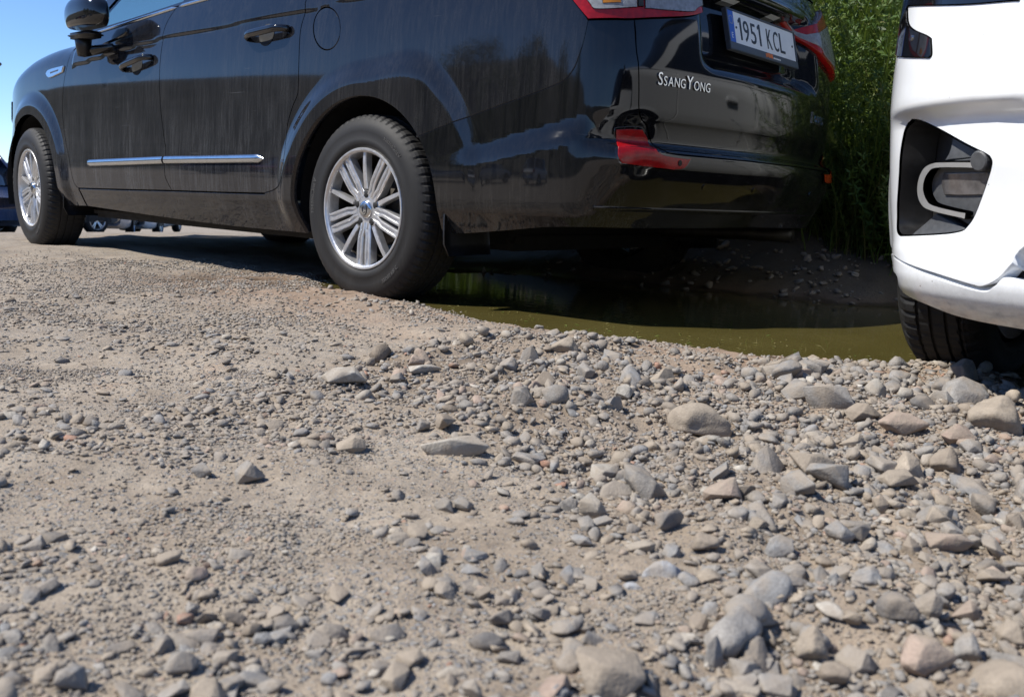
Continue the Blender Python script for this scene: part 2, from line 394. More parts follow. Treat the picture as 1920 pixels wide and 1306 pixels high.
def panel(name, surf, loop, mat, parent, res=.022, off=0., gap=.0022, edge=.014, holes=(), mirror=None, extra=None):
    """a pressed panel lying on a skin: outline (and holes) in skin coordinates, edges turned in"""
    L = densify(shrink(densify(loop, .02), gap), .014 if res < .03 else res*.7); HL = [densify(shrink(densify(h, .02), -gap), .014 if res < .03 else res*.7) for h in holes]
    loops = [clean(L, 3e-4)]+[clean(h, 3e-4) for h in HL]
    lo, hi = loops[0].min(0), loops[0].max(0)
    gx, gy = np.meshgrid(np.arange(lo[0], hi[0], res), np.arange(lo[1], hi[1], res*.8), indexing='ij')
    G = np.stack([gx.ravel(), gy.ravel()], -1); G = G+((np.arange(len(G)) % 2)*1e-4)[:, None]
    if extra is not None:                 # finer rings of points where the skin swells over a wheel
        for cx, cz, r0, r1 in extra:
            r = np.hypot(G[:, 0]-cx, G[:, 1]-cz); G = G[(r < r0-res*.4) | (r > r1+res*.4)]
            rr, aa = np.meshgrid(np.arange(r0, r1, .0075), np.arange(-.6, 3.9, .019), indexing='ij'); G = np.vstack([G, np.stack([cx+(rr*np.cos(aa)).ravel(), cz+(rr*np.sin(aa)).ravel()], -1)])
    ok = inpoly(G, loops[0])
    for h in loops[1:]: ok &= ~inpoly(G, h)
    B = np.vstack(loops)
    idx = np.where(ok)[0]
    for a in range(0, len(idx), 4000):
        k = idx[a:a+4000]; d = np.min(np.linalg.norm(G[k][:, None, :]-B[None, ::2, :], axis=2), axis=1) if len(B) < 4000 else np.full(len(k), 1.)
        ok[k] &= d > (res*.45 if extra is None else .006)
    G = G[ok]
    pts = np.vstack([B, G]); edges = []; o = 0
    for l in loops:
        n = len(l); edges += [(o+i, o+(i+1) % n) for i in range(n)]; o += n
    vo, eo, fo, ov, oe, of = delaunay_2d_cdt([Vector(p) for p in pts], edges, [], 0, 1e-6)
    vo = np.array([(v.x, v.y) for v in vo]); fo = np.array([f for f in fo if len(f) == 3])
    c = vo[fo].mean(1); k = inpoly(c, loops[0])
    for h in loops[1:]: k &= ~inpoly(c, h)
    fo = fo[k]
    P = surf.P(vo[:, 0], vo[:, 1]); N = surf.N(vo[:, 0], vo[:, 1]); P = P+N*off
    # face orientation
    a = P[fo[0]]; 
    fn = np.cross(P[fo[:, 1]]-P[fo[:, 0]], P[fo[:, 2]]-P[fo[:, 0]]); flip = np.einsum('ij,ij->i', fn, N[fo[:, 0]]) < 0
    fo[flip] = fo[flip][:, ::-1]
    V, NN, F = [P], [N], [tuple(f) for f in fo]; o = len(P)
    for l in loops:
        n = len(l); p0 = surf.P(l[:, 0], l[:, 1]); nn = surf.N(l[:, 0], l[:, 1]); p0 = p0+nn*off
        t = np.roll(p0, -1, 0)-np.roll(p0, 1, 0); side = np.cross(t, nn); side /= np.linalg.norm(side, axis=1, keepdims=True)+1e-9
        # `side` points out of a counter-clockwise loop; choose the sign that leaves the panel
        ar = .5*np.sum(l[:, 0]*np.roll(l[:, 1], -1)-np.roll(l[:, 0], -1)*l[:, 1])
        cen = p0.mean(0); sg = np.sign(np.sum(np.einsum('ij,ij->i', side, p0-cen))) or 1.
        if l is not loops[0]: sg = -sg
        side = side*sg
        b = min(.0022, edge*.3)
        r1 = p0+side*b*.7-nn*b; r2 = p0+side*b*.7-nn*edge
        n1 = (nn+side*1.0); n1 /= np.linalg.norm(n1, axis=1, keepdims=True)
        V += [p0, r1, r2]; NN += [nn, n1, side]
        i = np.arange(n); j = (i+1) % n
        for a0, b0 in ((0, n), (n, 2*n)):
            q = np.stack([o+a0+i, o+a0+j, o+b0+j, o+b0+i], -1); F += [tuple(x) for x in q]
        o += 3*n
    V = np.vstack(V); NN = np.vstack(NN)
    obs = []
    o1 = mk(name, V, F, mat, parent, True, NN); obs.append(o1)
    if mirror is not None:
        ax, c0 = mirror; V2 = V.copy(); V2[:, ax] = 2*c0-V2[:, ax]; N2 = NN.copy(); N2[:, ax] *= -1
        obs.append(mk(name, V2, [f[::-1] for f in F], mat, parent, True, N2))
    return obs if mirror is not None else o1

def text_mesh(body, size=1., depth=.0):
    c = bpy.data.curves.new('t', 'FONT'); c.body = body; c.size = size; c.extrude = depth; c.resolution_u = 3; c.fill_mode = 'BOTH'
    o = bpy.data.objects.new('t', c); COL.objects.link(o); dg = bpy.context.evaluated_depsgraph_get(); me = bpy.data.meshes.new_from_object(o.evaluated_get(dg))
    V = np.array([v.co[:] for v in me.vertices]).reshape(-1, 3); F = [tuple(p.vertices) for p in me.polygons]
    bpy.data.objects.remove(o); bpy.data.curves.remove(c); bpy.data.meshes.remove(me); return V, F
def text_line(chars, gapw=.08, depth=.02):
    """chars: list of (character, height, width factor); returns joined mesh starting at x = 0, unit = metres"""
    parts, x = [], 0.
    for ch, h, wf in chars:
        if ch == ' ': x += h*.35*wf; continue
        V, F = text_mesh(ch, 1., depth); lo, hi = V.min(0), V.max(0); capH = .729
        V = V.copy(); V[:, 0] -= lo[0]; V[:, 0] *= h/capH*wf; V[:, 1] *= h/capH; V[:, 2] *= h
        V[:, 0] += x; parts.append((V, F)); x += (hi[0]-lo[0])*h/capH*wf+gapw*h
    V, F = join(parts); return V, F, x

# ------------------------------------------------------------------ noise in numpy
def _hash(ix, iy, seed):
    h = (ix.astype(np.int64)*374761393+iy.astype(np.int64)*668265263+seed*974711) & 0xffffffff
    h = ((h ^ (h >> 13))*1274126177) & 0xffffffff; h = (h ^ (h >> 16)) & 0xffffffff; return h/4294967295.
def vnoise(x, y, seed=0):
    ix, iy = np.floor(x), np.floor(y); fx, fy = x-ix, y-iy; ux, uy = fx*fx*fx*(fx*(fx*6-15)+10), fy*fy*fy*(fy*(fy*6-15)+10)
    a, b, c, d = (_hash(ix+i, iy+j, seed) for i, j in ((0, 0), (1, 0), (0, 1), (1, 1)))
    return (a*(1-ux)+b*ux)*(1-uy)+(c*(1-ux)+d*ux)*uy-.5
def fbm(x, y, f, octaves=4, gain=.5, seed=0):
    r, a = 0., 1.; ca, sa = math.cos(.6), math.sin(.6)
    for k in range(octaves):
        r = r+a*vnoise(x*f, y*f, seed+k*17); a *= gain; f *= 2.03; x, y = ca*x-sa*y, sa*x+ca*y
    return r

# ------------------------------------------------------------------ the ground, the puddle, the hills behind the photographer
ZW = .022
_ysh = pchip([-3.2, -2.6, -2.1, -1.72, -1.41, -1.03, -.57, -.1, .25, .55, .8], [.30, .36, .52, .71, .90, 1.03, .93, .86, .84, .68, .1])
_yfar = pchip([-3.6, -1.6, -1.2, -.6, .2, .8], [-1.6, -1.3, -.62, -.55, -.5, .1])
def ground_z(x, y):
    x = np.asarray(x, float); y = np.asarray(y, float)
    z = .034+.012*fbm(x, y, .9, 3, .5, 3)
    fine = .016*fbm(x, y, 3.1, 3, .5, 5)+.010*fbm(x, y, 11., 3, .55, 7)
    near = np.exp(-((x+1)**2+(y-1)**2)/18.)
    fine2 = .0035*fbm(x, y, 45., 3, .6, 9)
    # the lane falls away in front of the minivan
    z = z-.060*np.where(x > 3.2, np.sqrt((x-3.2)**2+1.2)-1.095, 0)*sst(9, 0, y)-.012*sst(1.2, 3.2, x)
    z = np.maximum(z, -12+0*z)
    # rubble ridge along the puddle
    z = z+.030*np.exp(-((x+1.85)/.75)**2-((y-1.28)/.34)**2)+.012*np.exp(-((x+1.1)/.5)**2-((y-1.42)/.25)**2)
    rub = rubble_mask(x, y)
    z = z+fine*(1+.9*rub)+fine2*near*(1+rub)
    # basin of the puddle
    j = .05*fbm(x, y, 6., 4, .65, 21)
    d = np.minimum(_ysh(x)-y+j, y-_yfar(x)+j); d = np.minimum(d, x+3.3); inx = (x < .8)
    bas = np.where(inx, d, -1)
    z = np.where(bas > -.14, z*(1-sst(-.14, 0, bas))+(ZW-.004+.35*fine)*sst(-.14, 0, bas), z)
    z = z-np.where(bas > 0, np.minimum(bas*.30, .055), 0)
    # a shallow tongue of water in front of the rear tyre
    # far bank under the weeds
    b = np.clip(np.where(x > .2, -.5-.35*(x-.2), _yfar(np.clip(x, -3.6, .2)))-y, 0, None); m = sst(3.2, 1.6, x)*sst(-1.75, -1.35, x)
    z = z+m*(.30*sst(0, 1.15, b)+.05*b*(b < 8)+.045*fbm(x, y, 4., 3, .6, 31)*sst(.05, .5, b))
    b2 = np.clip(-3.0-y, 0, None); z = z+.3*sst(0, 1., b2)*sst(1.2, 0., x)*(1-m)
    # hillside behind the photographer
    hb = y*.90+x*.25; z = z+np.where(hb > 16, 19.*sst(16, 85, hb)+2.2*fbm(x, y, .03, 3, .5, 41)*sst(16, 60, hb), 0)
    return z
# rubble heap outline, read on the ground from the photograph
_rp = [(600, 705), (700, 672), (900, 640), (1060, 655), (1300, 665), (1600, 680), (2150, 690), (2500, 800), (2500, 1500), (1250, 1500), (960, 1330), (1120, 1215), (1330, 1120), (1330, 1030), (1100, 1010), (1060, 900), (930, 830), (760, 760), (620, 740)]
RUB = np.array([on_plane(x, y, 2, .04)[:2] for x, y in _rp])
def _pdist(pts, poly):
    d = np.full(len(pts), 9.)
    for a, b in zip(poly, np.roll(poly, -1, 0)):
        e = b-a; t = np.clip(((pts-a)@e)/(e@e), 0, 1); d = np.minimum(d, np.linalg.norm(pts-(a+t[:, None]*e), axis=1))
    return d
def rubble_mask(x, y):
    sh = np.shape(x); p = np.stack([np.ravel(x), np.ravel(y)], -1); near = (np.abs(p[:, 0]+1.6) < 2.2) & (np.abs(p[:, 1]-1.8) < 1.9)
    m = np.zeros(len(p))
    if near.any():
        q = p[near]; ins = inpoly(q, RUB); d = _pdist(q, RUB); sd = np.where(ins, d, -d)+.10*fbm(q[:, 0], q[:, 1], 4., 3, .6, 55)
        m[near] = sst(-.06, .07, sd)
    return m.reshape(sh)

def axis(lo, hi, a, b, step, grow=1.13, mx=60.):
    v = list(np.arange(a, b, step)); s = step
    x = a
    L = []
    while x > lo: s = min(s*grow, mx); x -= s; L.append(x)
    s = step; x = v[-1]; R = []
    while x < hi: s = min(s*grow, mx); x += s; R.append(x)
    return np.array(L[::-1]+v+R)
gx = axis(-300, 420, -3.1, .9, .0125); gy = axis(-330, 330, .35, 3.0, .0125)
GX, GY = np.meshgrid(gx, gy, indexing='ij'); GZ = ground_z(GX, GY)
n, m = GX.shape; i, j = np.meshgrid(np.arange(n-1), np.arange(m-1), indexing='ij')
GF = np.stack([i*m+j, (i+1)*m+j, (i+1)*m+j+1, i*m+j+1], -1).reshape(-1, 4)

def ground_material():
    t = NT('dirt_and_gravel'); p = t.pos(); sep = t.n('ShaderNodeSeparateXYZ'); t.put(sep.inputs[0], p)
    big = t.noise(p, 1.7, 3, .6).outputs[0]; mid = t.noise(p, 9., 3, .62).outputs[0]; fin = t.noise(p, 70., 2, .65).outputs[0]; grit = t.noise(p, 420., 1, .6).outputs[0]
    dirt = t.ramp(t.math('ADD', t.math('MULTIPLY', big, .5), t.math('MULTIPLY', mid, .5)), [(.32, (.185, .145, .106)), (.46, (.268, .220, .168)), (.58, (.305, .258, .203)), (.70, (.305, .234, .172))])
    k = t.math('MULTIPLY', t.maprange(fin, .25, .75, .80, 1.18, False), t.maprange(grit, .25, .75, .78, 1.22, False))
    sc = t.n('ShaderNodeVectorMath', operation='SCALE'); t.put(sc.inputs[0], dirt); t.put(sc.inputs[3], k); col = sc.outputs[0]
    heights = [t.math('MULTIPLY', fin, .35), t.math('MULTIPLY', grit, .12)]
    # bedded pebbles of three sizes
    for scale, th, seed, hk in ((120., .60, 7., .5), (300., .50, 13., .25)):
        ad = t.n('ShaderNodeVectorMath', operation='ADD'); t.put(ad.inputs[0], p); ad.inputs[1].default_value = (seed, seed*.7, seed*.3)
        wob = t.noise(p, scale*1.2, 0).outputs[1]; ad2 = t.n('ShaderNodeVectorMath', operation='MULTIPLY_ADD'); t.put(ad2.inputs[0], wob); ad2.inputs[1].default_value = (.5/scale,)*3; t.put(ad2.inputs[2], ad.outputs[0])
        v = t.n('ShaderNodeTexVoronoi', feature='F1'); t.put(v.inputs['Vector'], ad2.outputs[0]); v.inputs['Scale'].default_value = scale; v.inputs['Randomness'].default_value = 1.
        sp = t.n('ShaderNodeSeparateColor'); t.put(sp.inputs[0], v.outputs['Color'])
        patch = t.maprange(t.noise(p, 3.3+seed*.1, 2, .6).outputs[0], .38, .58, -.42, .30)
        on = t.math('GREATER_THAN', t.math('ADD', sp.outputs[0], patch), th)
        shape = t.maprange(v.outputs['Distance'], .30, .44, 1., 0.)
        msk = t.math('MULTIPLY', on, shape)
        pc = t.ramp(sp.outputs[1], [(0., (.105, .105, .105)), (.25, (.185, .186, .188)), (.5, (.235, .236, .240)), (.68, (.29, .265, .228)), (.82, (.36, .335, .295)), (.92, (.33, .235, .185)), (1., (.40, .38, .35))])
        col = t.mix(t.math('MULTIPLY', msk, .85), col, pc)
        heights.append(t.math('MULTIPLY', msk, hk))
    h = heights[0]
    for q in heights[1:]: h = t.math('ADD', h, q)
    ra = t.n('ShaderNodeAttribute', attribute_name='loose').outputs['Fac']; col = t.mix(t.math('MULTIPLY', ra, .62), col, t.mix(t.maprange(mid, .35, .62), (.150, .112, .078, 1), (.255, .20, .148, 1)))      # turned-over soil of the heap
    # reddish damp silt round the water, dark where wet
    wetn = t.noise(p, 7., 2, .6).outputs[0]
    zz = t.math('ADD', sep.outputs[2], t.math('MULTIPLY', t.math('SUBTRACT', wetn, .5), .035))
    inx = t.math('MULTIPLY', t.maprange(sep.outputs[0], 1.3, .6), t.maprange(sep.outputs[1], 1.75, 1.2))
    wet = t.math('MULTIPLY', t.maprange(zz, ZW+.020, ZW+.003), inx)
    silt = t.math('MULTIPLY', t.maprange(zz, ZW+.055, ZW+.008), inx)
    col = t.mix(t.math('MULTIPLY', silt, .6), col, (.30, .195, .130, 1))
    col = t.mix(wet, col, t.mix(.72, col, (.045, .032, .018, 1)))
    leaf = t.math('MULTIPLY', t.maprange(sep.outputs[1], -.2, -1.0), t.maprange(sep.outputs[0], 3.6, 2.6))  # dark soil of the far bank, with its deep shade put into the colour
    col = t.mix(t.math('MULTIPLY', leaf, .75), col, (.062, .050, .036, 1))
    far = t.maprange(t.math('ADD', t.math('MULTIPLY', sep.outputs[1], .90), t.math('MULTIPLY', sep.outputs[0], .25)), 17., 24.)
    fv = t.ramp(t.noise(p, .35, 3, .65).outputs[0], [(.3, (.020, .024, .016)), (.5, (.042, .042, .030)), (.7, (.085, .075, .058))])
    col = t.mix(far, col, fv)
    rough = t.math('SUBTRACT', .95, t.math('MULTIPLY', wet, .65))
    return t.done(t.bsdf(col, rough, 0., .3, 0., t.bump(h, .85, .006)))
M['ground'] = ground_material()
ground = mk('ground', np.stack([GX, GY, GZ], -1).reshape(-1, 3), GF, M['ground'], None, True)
_la = ground.data.attributes.new('loose', 'FLOAT', 'POINT'); _la.data.foreach_set('value', rubble_mask(GX, GY).ravel().astype(np.float32))
setp(ground, 'bare dirt and gravel lane sloping around the puddle', 'ground', kind='structure')

def water_material():
    t = NT('muddy_water'); p = t.pos(); c = t.ramp(t.noise(p, 2.2, 4, .6).outputs[0], [(.3, (.070, .058, .017)), (.55, (.086, .072, .023)), (.75, (.100, .084, .028))])
    sp = t.maprange(t.noise(p, 230., 2).outputs[0], .73, .76); c = t.mix(t.math('MULTIPLY', sp, .5), c, (.3, .28, .18, 1))
    h = t.math('ADD', t.noise(t.vscale(p, (1, 2.2, 1)), 16., 3, .5).outputs[0], t.math('MULTIPLY', t.noise(p, 70., 2).outputs[0], .15))
    return t.done(t.bsdf(c, .03, 0., .25, 0., t.bump(h, .06, .01)))
wx = np.linspace(-3.4, .82, 60); wy = np.linspace(-2.2, 1.35, 50); WX, WY = np.meshgrid(wx, wy, indexing='ij')
i, j = np.meshgrid(np.arange(59), np.arange(49), indexing='ij')
water = mk('puddle_water', np.stack([WX, WY, 0*WX+ZW], -1).reshape(-1, 3), np.stack([i*50+j, (i+1)*50+j, (i+1)*50+j+1, i*50+j+1], -1).reshape(-1, 4), water_material(), None, True)
setp(water, 'still olive brown muddy puddle under the black minivan', 'puddle', kind='structure')

# ------------------------------------------------------------------ wheels
def tyre_mesh(name, R=.345, rb=.219, width=.225, mat=None, pitches=64, sub=4, grooves=(-.068, -.105, -.142)):
    """y = 0 is the plane of the rim lip, tread lies towards -y"""
    k = R-rb; w = width
    side = [(rb, -.012), (rb+.004, -.001), (rb+.014*k/.126, .006), (rb+.032*k/.126, .010), (rb+.034*k/.126, .0085), (rb+.06*k/.126, .0115), (rb+.078*k/.126, .009), (rb+.092*k/.126, .003), (R-.022, -.005), (R-.012, -.013), (R-.005, -.022), (R-.0015, -.034)]
    tread = []
    for g in grooves: g = g*w/.225; tread += [(R, g+.008), (R, g+.0045), (R-.007, g+.003), (R-.007, g-.003), (R, g-.0045), (R, g-.008)]
    back = [(r, -w+.012-(y+.0)) for r, y in side[::-1]]
    pr = [*side, *tread, *back]
    arr = np.array(pr)
    def mod(Rm, Ym, A):
        n = len(A); ph = np.arange(n) % sub; cut = (ph == 0)
        sh = (arr[:, 0] > R-.015) & (((arr[:, 1] > -.055) & (arr[:, 1] < .0)) | ((arr[:, 1] < -w+.055) & (arr[:, 1] > -w+.005)))
        Rm = Rm-np.outer(cut, sh)*.005
        Rm = Rm-np.outer(np.roll(cut, 2), (arr[:, 0] > R-.003) & (arr[:, 1] < -.05) & (arr[:, 1] > -w+.05))*.0016
        return Rm, Ym
    V, F = lathe(pr, pitches*sub, mod=mod); J = np.arange(len(F)) % (len(pr)-1)
    return mkmesh(name, V, F, mat, (J < 8) | (J >= len(pr)-9))
def spoke(angle, r0, r1, w0, w1, y0, y1, depth=.03, groove=.005):
    secs = []
    for t in np.linspace(0, 1, 7):
        r = r0+(r1-r0)*t; w = w0+(w1-w0)*t; y = y0+(y1-y0)*t+.004*math.sin(math.pi*t); g = groove*(1 if .12 < t < .93 else 0)
        prof = [(-w, y-depth), (-w*.96, y-.004), (-w*.80, y), (-w*.42, y), (-w*.30, y-g), (w*.30, y-g), (w*.42, y), (w*.80, y), (w*.96, y-.004), (w, y-depth)]
        u = np.array([math.cos(angle), 0, math.sin(angle)]); v = np.array([-math.sin(angle), 0, math.cos(angle)])
        secs.append([u*r+v*a+np.array([0, b, 0]) for a, b in prof])
    V, F = loft(secs); F = [tuple(f) for f in F]; m = 10; k = len(secs)-1
    return V, F+[tuple(range(m)), tuple(range(k*m, k*m+m))[::-1]]
def van_rim_mesh():
    parts = []
    parts.append(lathe([(.2215, -.012), (.2225, .0), (.2205, .0035), (.2150, .0035), (.2120, -.001), (.2075, -.004), (.2055, -.012), (.203, -.03), (.199, -.05)], 96))
    for k in range(5):
        a = math.pi/2+k*2*math.pi/5
        parts.append(spoke(a, .075, .207, .0095, .0078, -.018, -.010, .03, 0.))
        for d in (-1, 1):
            c = a+math.pi/5; off = .0192
            V, F = spoke(0, .048, .207, 0.0150, .0168, -.020, -.009, .034, .005)
            # a pair of parallel broad blades, slightly fanned
            ang = d*math.radians(1.2); V = V.copy(); V[:, 2] += d*(off-.006*(V[:, 0] < .08)); x, z = V[:, 0].copy(), V[:, 2].copy()
            V[:, 0], V[:, 2] = x*math.cos(ang)-z*math.sin(ang), x*math.sin(ang)+z*math.cos(ang)
            x, z = V[:, 0].copy(), V[:, 2].copy(); V[:, 0], V[:, 2] = x*math.cos(c)-z*math.sin(c), x*math.sin(c)+z*math.cos(c)
            parts.append((V, F))
    parts.append(lathe([(.0, -.021), (.046, -.021), (.060, -.024), (.068, -.032), (.070, -.055)], 40))
    return join(parts)
def build_van_wheel(parent, loc, rz, proto=None):
    if proto is None:
        V, F = join([lathe([(.199, -.05), (.196, -.11), (.198, -.2), (.214, -.214)], 64), lathe([(.0, -.085), (.13, -.085), (.135, -.09), (.135, -.115), (0, -.115)], 48)])
        barrel = mkmesh('wheel', V, F, M['alloy_dark'], True)
        tyre = tyre_mesh('tyre', mat=M['rubber_dust'])
        V, F = van_rim_mesh(); rim = mkmesh('rim', V, F, M['alloy'])
        V, F = lathe([(0, -.010), (.022, -.0105), (.030, -.013), (.0335, -.018), (.034, -.028)], 36); cap = mkmesh('hub_cap', V, F, M['chrome'], True)
        # emblem: two crescents on the cap
        pts = []
        for rr, a0, a1 in ((.022, .9, 5.2), (.0115, 3.6, 8.2)):
            a = np.linspace(a0, a1, 20); pts.append(tube(np.stack([rr*np.cos(a)*.75, 0*a-.0100, rr*np.sin(a)], -1), np.interp(a, [a0, (a0+a1)/2, a1], [.0006, .0026, .0006]), 6, up=(0, 1, 0)))
        V, F = join(pts); emb = mkmesh('emblem', V, F, M['steel_dark'], True)
        bolts = []
        for k in range(5):
            a = math.pi/2+k*2*math.pi/5; V, F = lathe([(0, 0), (.0095, 0), (.0105, -.004), (.0105, -.02)], 12); V = V+np.array([.058*math.cos(a), -.026, .058*math.sin(a)]); bolts.append((V, F))
        sock = []
        for k in range(5):
            a = math.pi/2+k*2*math.pi/5; V, F = lathe([(0, -.0195), (.0125, -.0195), (.0135, -.0205)], 20); sock.append((V+np.array([.055*math.cos(a), 0, .055*math.sin(a)]), F))
        holes_ = [('lug_socket', mkmesh('lug_socket', V, F, M['shell'])) for V, F in sock]
        # raised lettering on the sidewall
        rows = []
        for txt, rr, a_mid, hh, sg in (('VanContact', .287, math.radians(8), .020, 1), ('225/65 R16 C', .287, math.radians(232), .014, 1), ('VanContact', .287, math.radians(128), .016, 1)):
            V, F, wd = text_line([(c, hh, .95) for c in txt], .14, .06)
            a = a_mid-(V[:, 0]-wd/2)/rr; r = rr-hh/2+V[:, 1]
            rows.append((np.stack([r*np.cos(a), .0104+.0014*(V[:, 2] > 0)+0*a, r*np.sin(a)], -1), F))
        lets = [('sidewall_lettering', mkmesh('sidewall_lettering', V, F, M['rubber_grey'])) for V, F in rows]
        proto = [barrel, (('tyre', tyre), ('rim', rim), ('hub_cap', cap), ('emblem', emb), *holes_, *lets)]
    w = link('wheel', proto[0], parent); w.location = loc; w.rotation_euler = (0, 0, rz)
    for nm, me in proto[1]: link(nm, me, w)
    return proto

# ------------------------------------------------------------------ the black minivan
van = empty('black_minivan', (0, 0, 0))
setp(van, 'long dusty black minivan with silver wheels parked over the puddle', 'minivan')
def px(*p): return list(p)
def sz(*p): return [('s', a, b) for a, b in p]
def mir(loop):                                     # to the other end of the rear
    return np.array([(2*VMID-a, b) for a, b in loop])
fd_front = px((136, 97), (127, 119), (119.5, 158), (117, 206), (121, 250), (129, 294), (136, 333), (141.5, 347), (147, 352.5))
b_seam = px((322, 357), (309, 327), (311, 285), (307, 254), (301.5, 206), (299, 158), (301, 110), (304.5, 70), (312.5, 44), (327, 20), (333, 13))
rd_rear = sz((.325, 1.237))+px((574.5, 0), (572, 16.5), (564, 55), (560.6, 110), (559, 165), (557, 180), (548, 202), (539, 235), (535, 272), (531, 312), (526, 338), (515, 355), (496, 362))
belt_f = px((333, 13), (240, 42), (165, 68), (136, 97))
C2L = lambda cs: curves_to_loop(VAN, cs)
fd_loop = C2L([fd_front, px((147, 352.5), (235, 355), (322, 357)), b_seam, belt_f])
bz = pchip([-1.2, -.9, .325, 1.37, 1.82, 2.07, 2.3], [1.295, 1.285, 1.237, 1.200, 1.178, 1.164, 1.143])
rd_loop = C2L([b_seam[::-1], px((322, 357), (410, 360), (496, 362)), rd_rear[::-1], sz((.325, 1.237), (.85, float(bz(.85))))+px((333, 13))])
arcR = lambda cx, cz, R, a0, a1, n=40: [('s', cx+R*math.cos(a), cz+R*math.sin(a)) for a in np.radians(np.linspace(a0, a1, n))]
seam = px((779.6, 257), (884, 217), (995, 176.5), (1040, 159), (1061, 147), (1075, 130), (1084, 110), (1094, 78), (1103, 38))
quarter_loop = C2L([px((149, 354.5), (235, 357), (322, 359), (410, 362), (497, 364.5)), rd_rear[::-1], sz((.325, 1.237), (-.3, float(bz(-.3))), (-.86, float(bz(-.86)))), sz((-.86, 1.285), (-.90, 1.05), (-.945, .946)), seam[::-1],
                    arcR(0, .345, .402, 139, -16), sz((.386, .234), (1.0, .235), (1.7, .25), (2.33, .268)), sz((2.33, .268), (2.36, .357))])
RING = ((0., .345, .408, .66), (3.0, .345, .42, .60))
fuel_hole = C2L([[(613+25.5*math.cos(a), 54+40*math.sin(a)) for a in np.linspace(0, 2*np.pi, 13)[:-1]]+[(638.5, 54)]])
panel('quarter_panel', VAN, quarter_loop, M['paint_lower'], van, .02, holes=[fuel_hole], edge=.03, extra=RING)
qp = [o for o in van.children][-1]
panel('fuel_flap', VAN, fuel_hole, M['paint'], qp, .02, gap=.0035)
panel('quarter_panel', VAN, quarter_loop, M['paint_lower'], van, .07)                     # right-hand twin, flipped below
_o = van.children[-1]; _v = np.array([v.co[:] for v in _o.data.vertices]); _v[:, 1] *= -1; _o.data.vertices.foreach_set('co', _v.ravel()); _o.data.flip_normals(); _o.data.update()
fdo = panel('front_door', VAN, fd_loop, M['paint'], van, .016, mirror=(1, 0.), extra=RING); rdo = panel('rear_door', VAN, rd_loop, M['paint'], van, .016, mirror=(1, 0.), extra=RING)
st = lambda s: ('s', s, float(_zt(np.interp(s, VAN.S, VAN.X)))-.004)
fender_loop = C2L([[st(s) for s in np.linspace(2.46, 3.55, 14)], sz((3.55, 1.0), (3.55, .3)), sz((3.55, .22), (3.42, .24)), arcR(3.0, .345, .415, -14, 192), sz((2.594, .259), (2.345, .268)), sz((2.345, .268), (2.37, .352)), fd_front[::-1], px((136, 97))+[st(2.46)]])
fen = panel('front_fender', VAN, fender_loop, M['paint'], van, .02, mirror=(1, 0.), edge=.03, extra=RING)
bump_loop = C2L([[st(s) for s in np.linspace(3.555, 4.52, 10)], sz((4.52, .8), (4.52, .25)), sz((4.52, .2), (4.0, .2), (3.555, .2)), sz((3.555, .2), (3.555, .9))])
panel('front_bumper', VAN, bump_loop, M['paint'], van, .05, mirror=(1, 0.))
# headlamps on the nose
hl = C2L([sz((3.50, .86), (3.75, .83), (4.1, .76)), sz((4.1, .76), (4.08, .66)), sz((4.08, .66), (3.75, .70), (3.52, .76))])
panel('headlamp', VAN, hl, M['clear_lens'], van, .04, off=.006, mirror=(1, 0.))
# rear bumper, wrapping round both corners
tg_left = px((1189, 36), (1193, 92), (1197, 121), (1198, 165), (1198, 205))+px((1202, 222), (1213, 238), (1217, 256), (1235, 278), (1260, 288.6), (1330, 296), (1407, 303))
left_half = C2L([seam, px((1103, 38), (1150, 37), (1189, 36)), tg_left])
bot_left = C2L([sz((VMID, .335), (-1.6, .332), (-1.2, .328), (-.9, .326), (-.65, .30), (-.47, .281), (-.41, .285)), arcR(0, .345, .402, 188, 141, 14)])
right_half = mir(left_half)[::-1]; bot_right = mir(bot_left)[::-1]
bumper_loop = clean(np.vstack([left_half, right_half, bot_right, bot_left]))
rb = panel('rear_bumper', VAN, bumper_loop, M['paint_rear'], van, .018, edge=.03)
tg_half = C2L([sz((-1.02, 1.60), (-1.03, 1.40), (-1.07, 1.15))+tg_left])
tg_loop = clean(np.vstack([tg_half, mir(tg_half)[::-1]]))
tgate = panel('tailgate', VAN, tg_loop, M['paint_rear'], van, .02)
# tail lamps
lamp = C2L([px((1103, 38), (1150, 37), (1196, 37), (1300, 31), (1316, 18), (1336, -8)), sz((-1.50, 1.09), (-1.34, 1.15), (-1.12, 1.22), (-.96, 1.235), (-.83, 1.17)), px((1058, -22), (1070, -4), (1087, 18), (1103, 38))])
lensA = C2L([px((1094, -8), (1106, 10), (1117, 20), (1160, 19), (1191, 17)), px((1191, 17), (1191, -20)), sz((-1.10, 1.12), (-.95, 1.14), (-.89, 1.06))])
lensB = C2L([px((1205, 19), (1250, 23), (1294, 25), (1307, 16), (1327, -6)), sz((-1.46, 1.075), (-1.30, 1.12), (-1.17, 1.15)), px((1203, -25), (1205, 17))])
amb = C2L([px((1128, 10), (1162, 9)), px((1162, 9), (1160, -16)), px((1160, -16), (1126, -12))])
post = C2L([px((1192, 16), (1203, 16)), px((1203, 16), (1201, -20)), px((1201, -20), (1190, -20))])
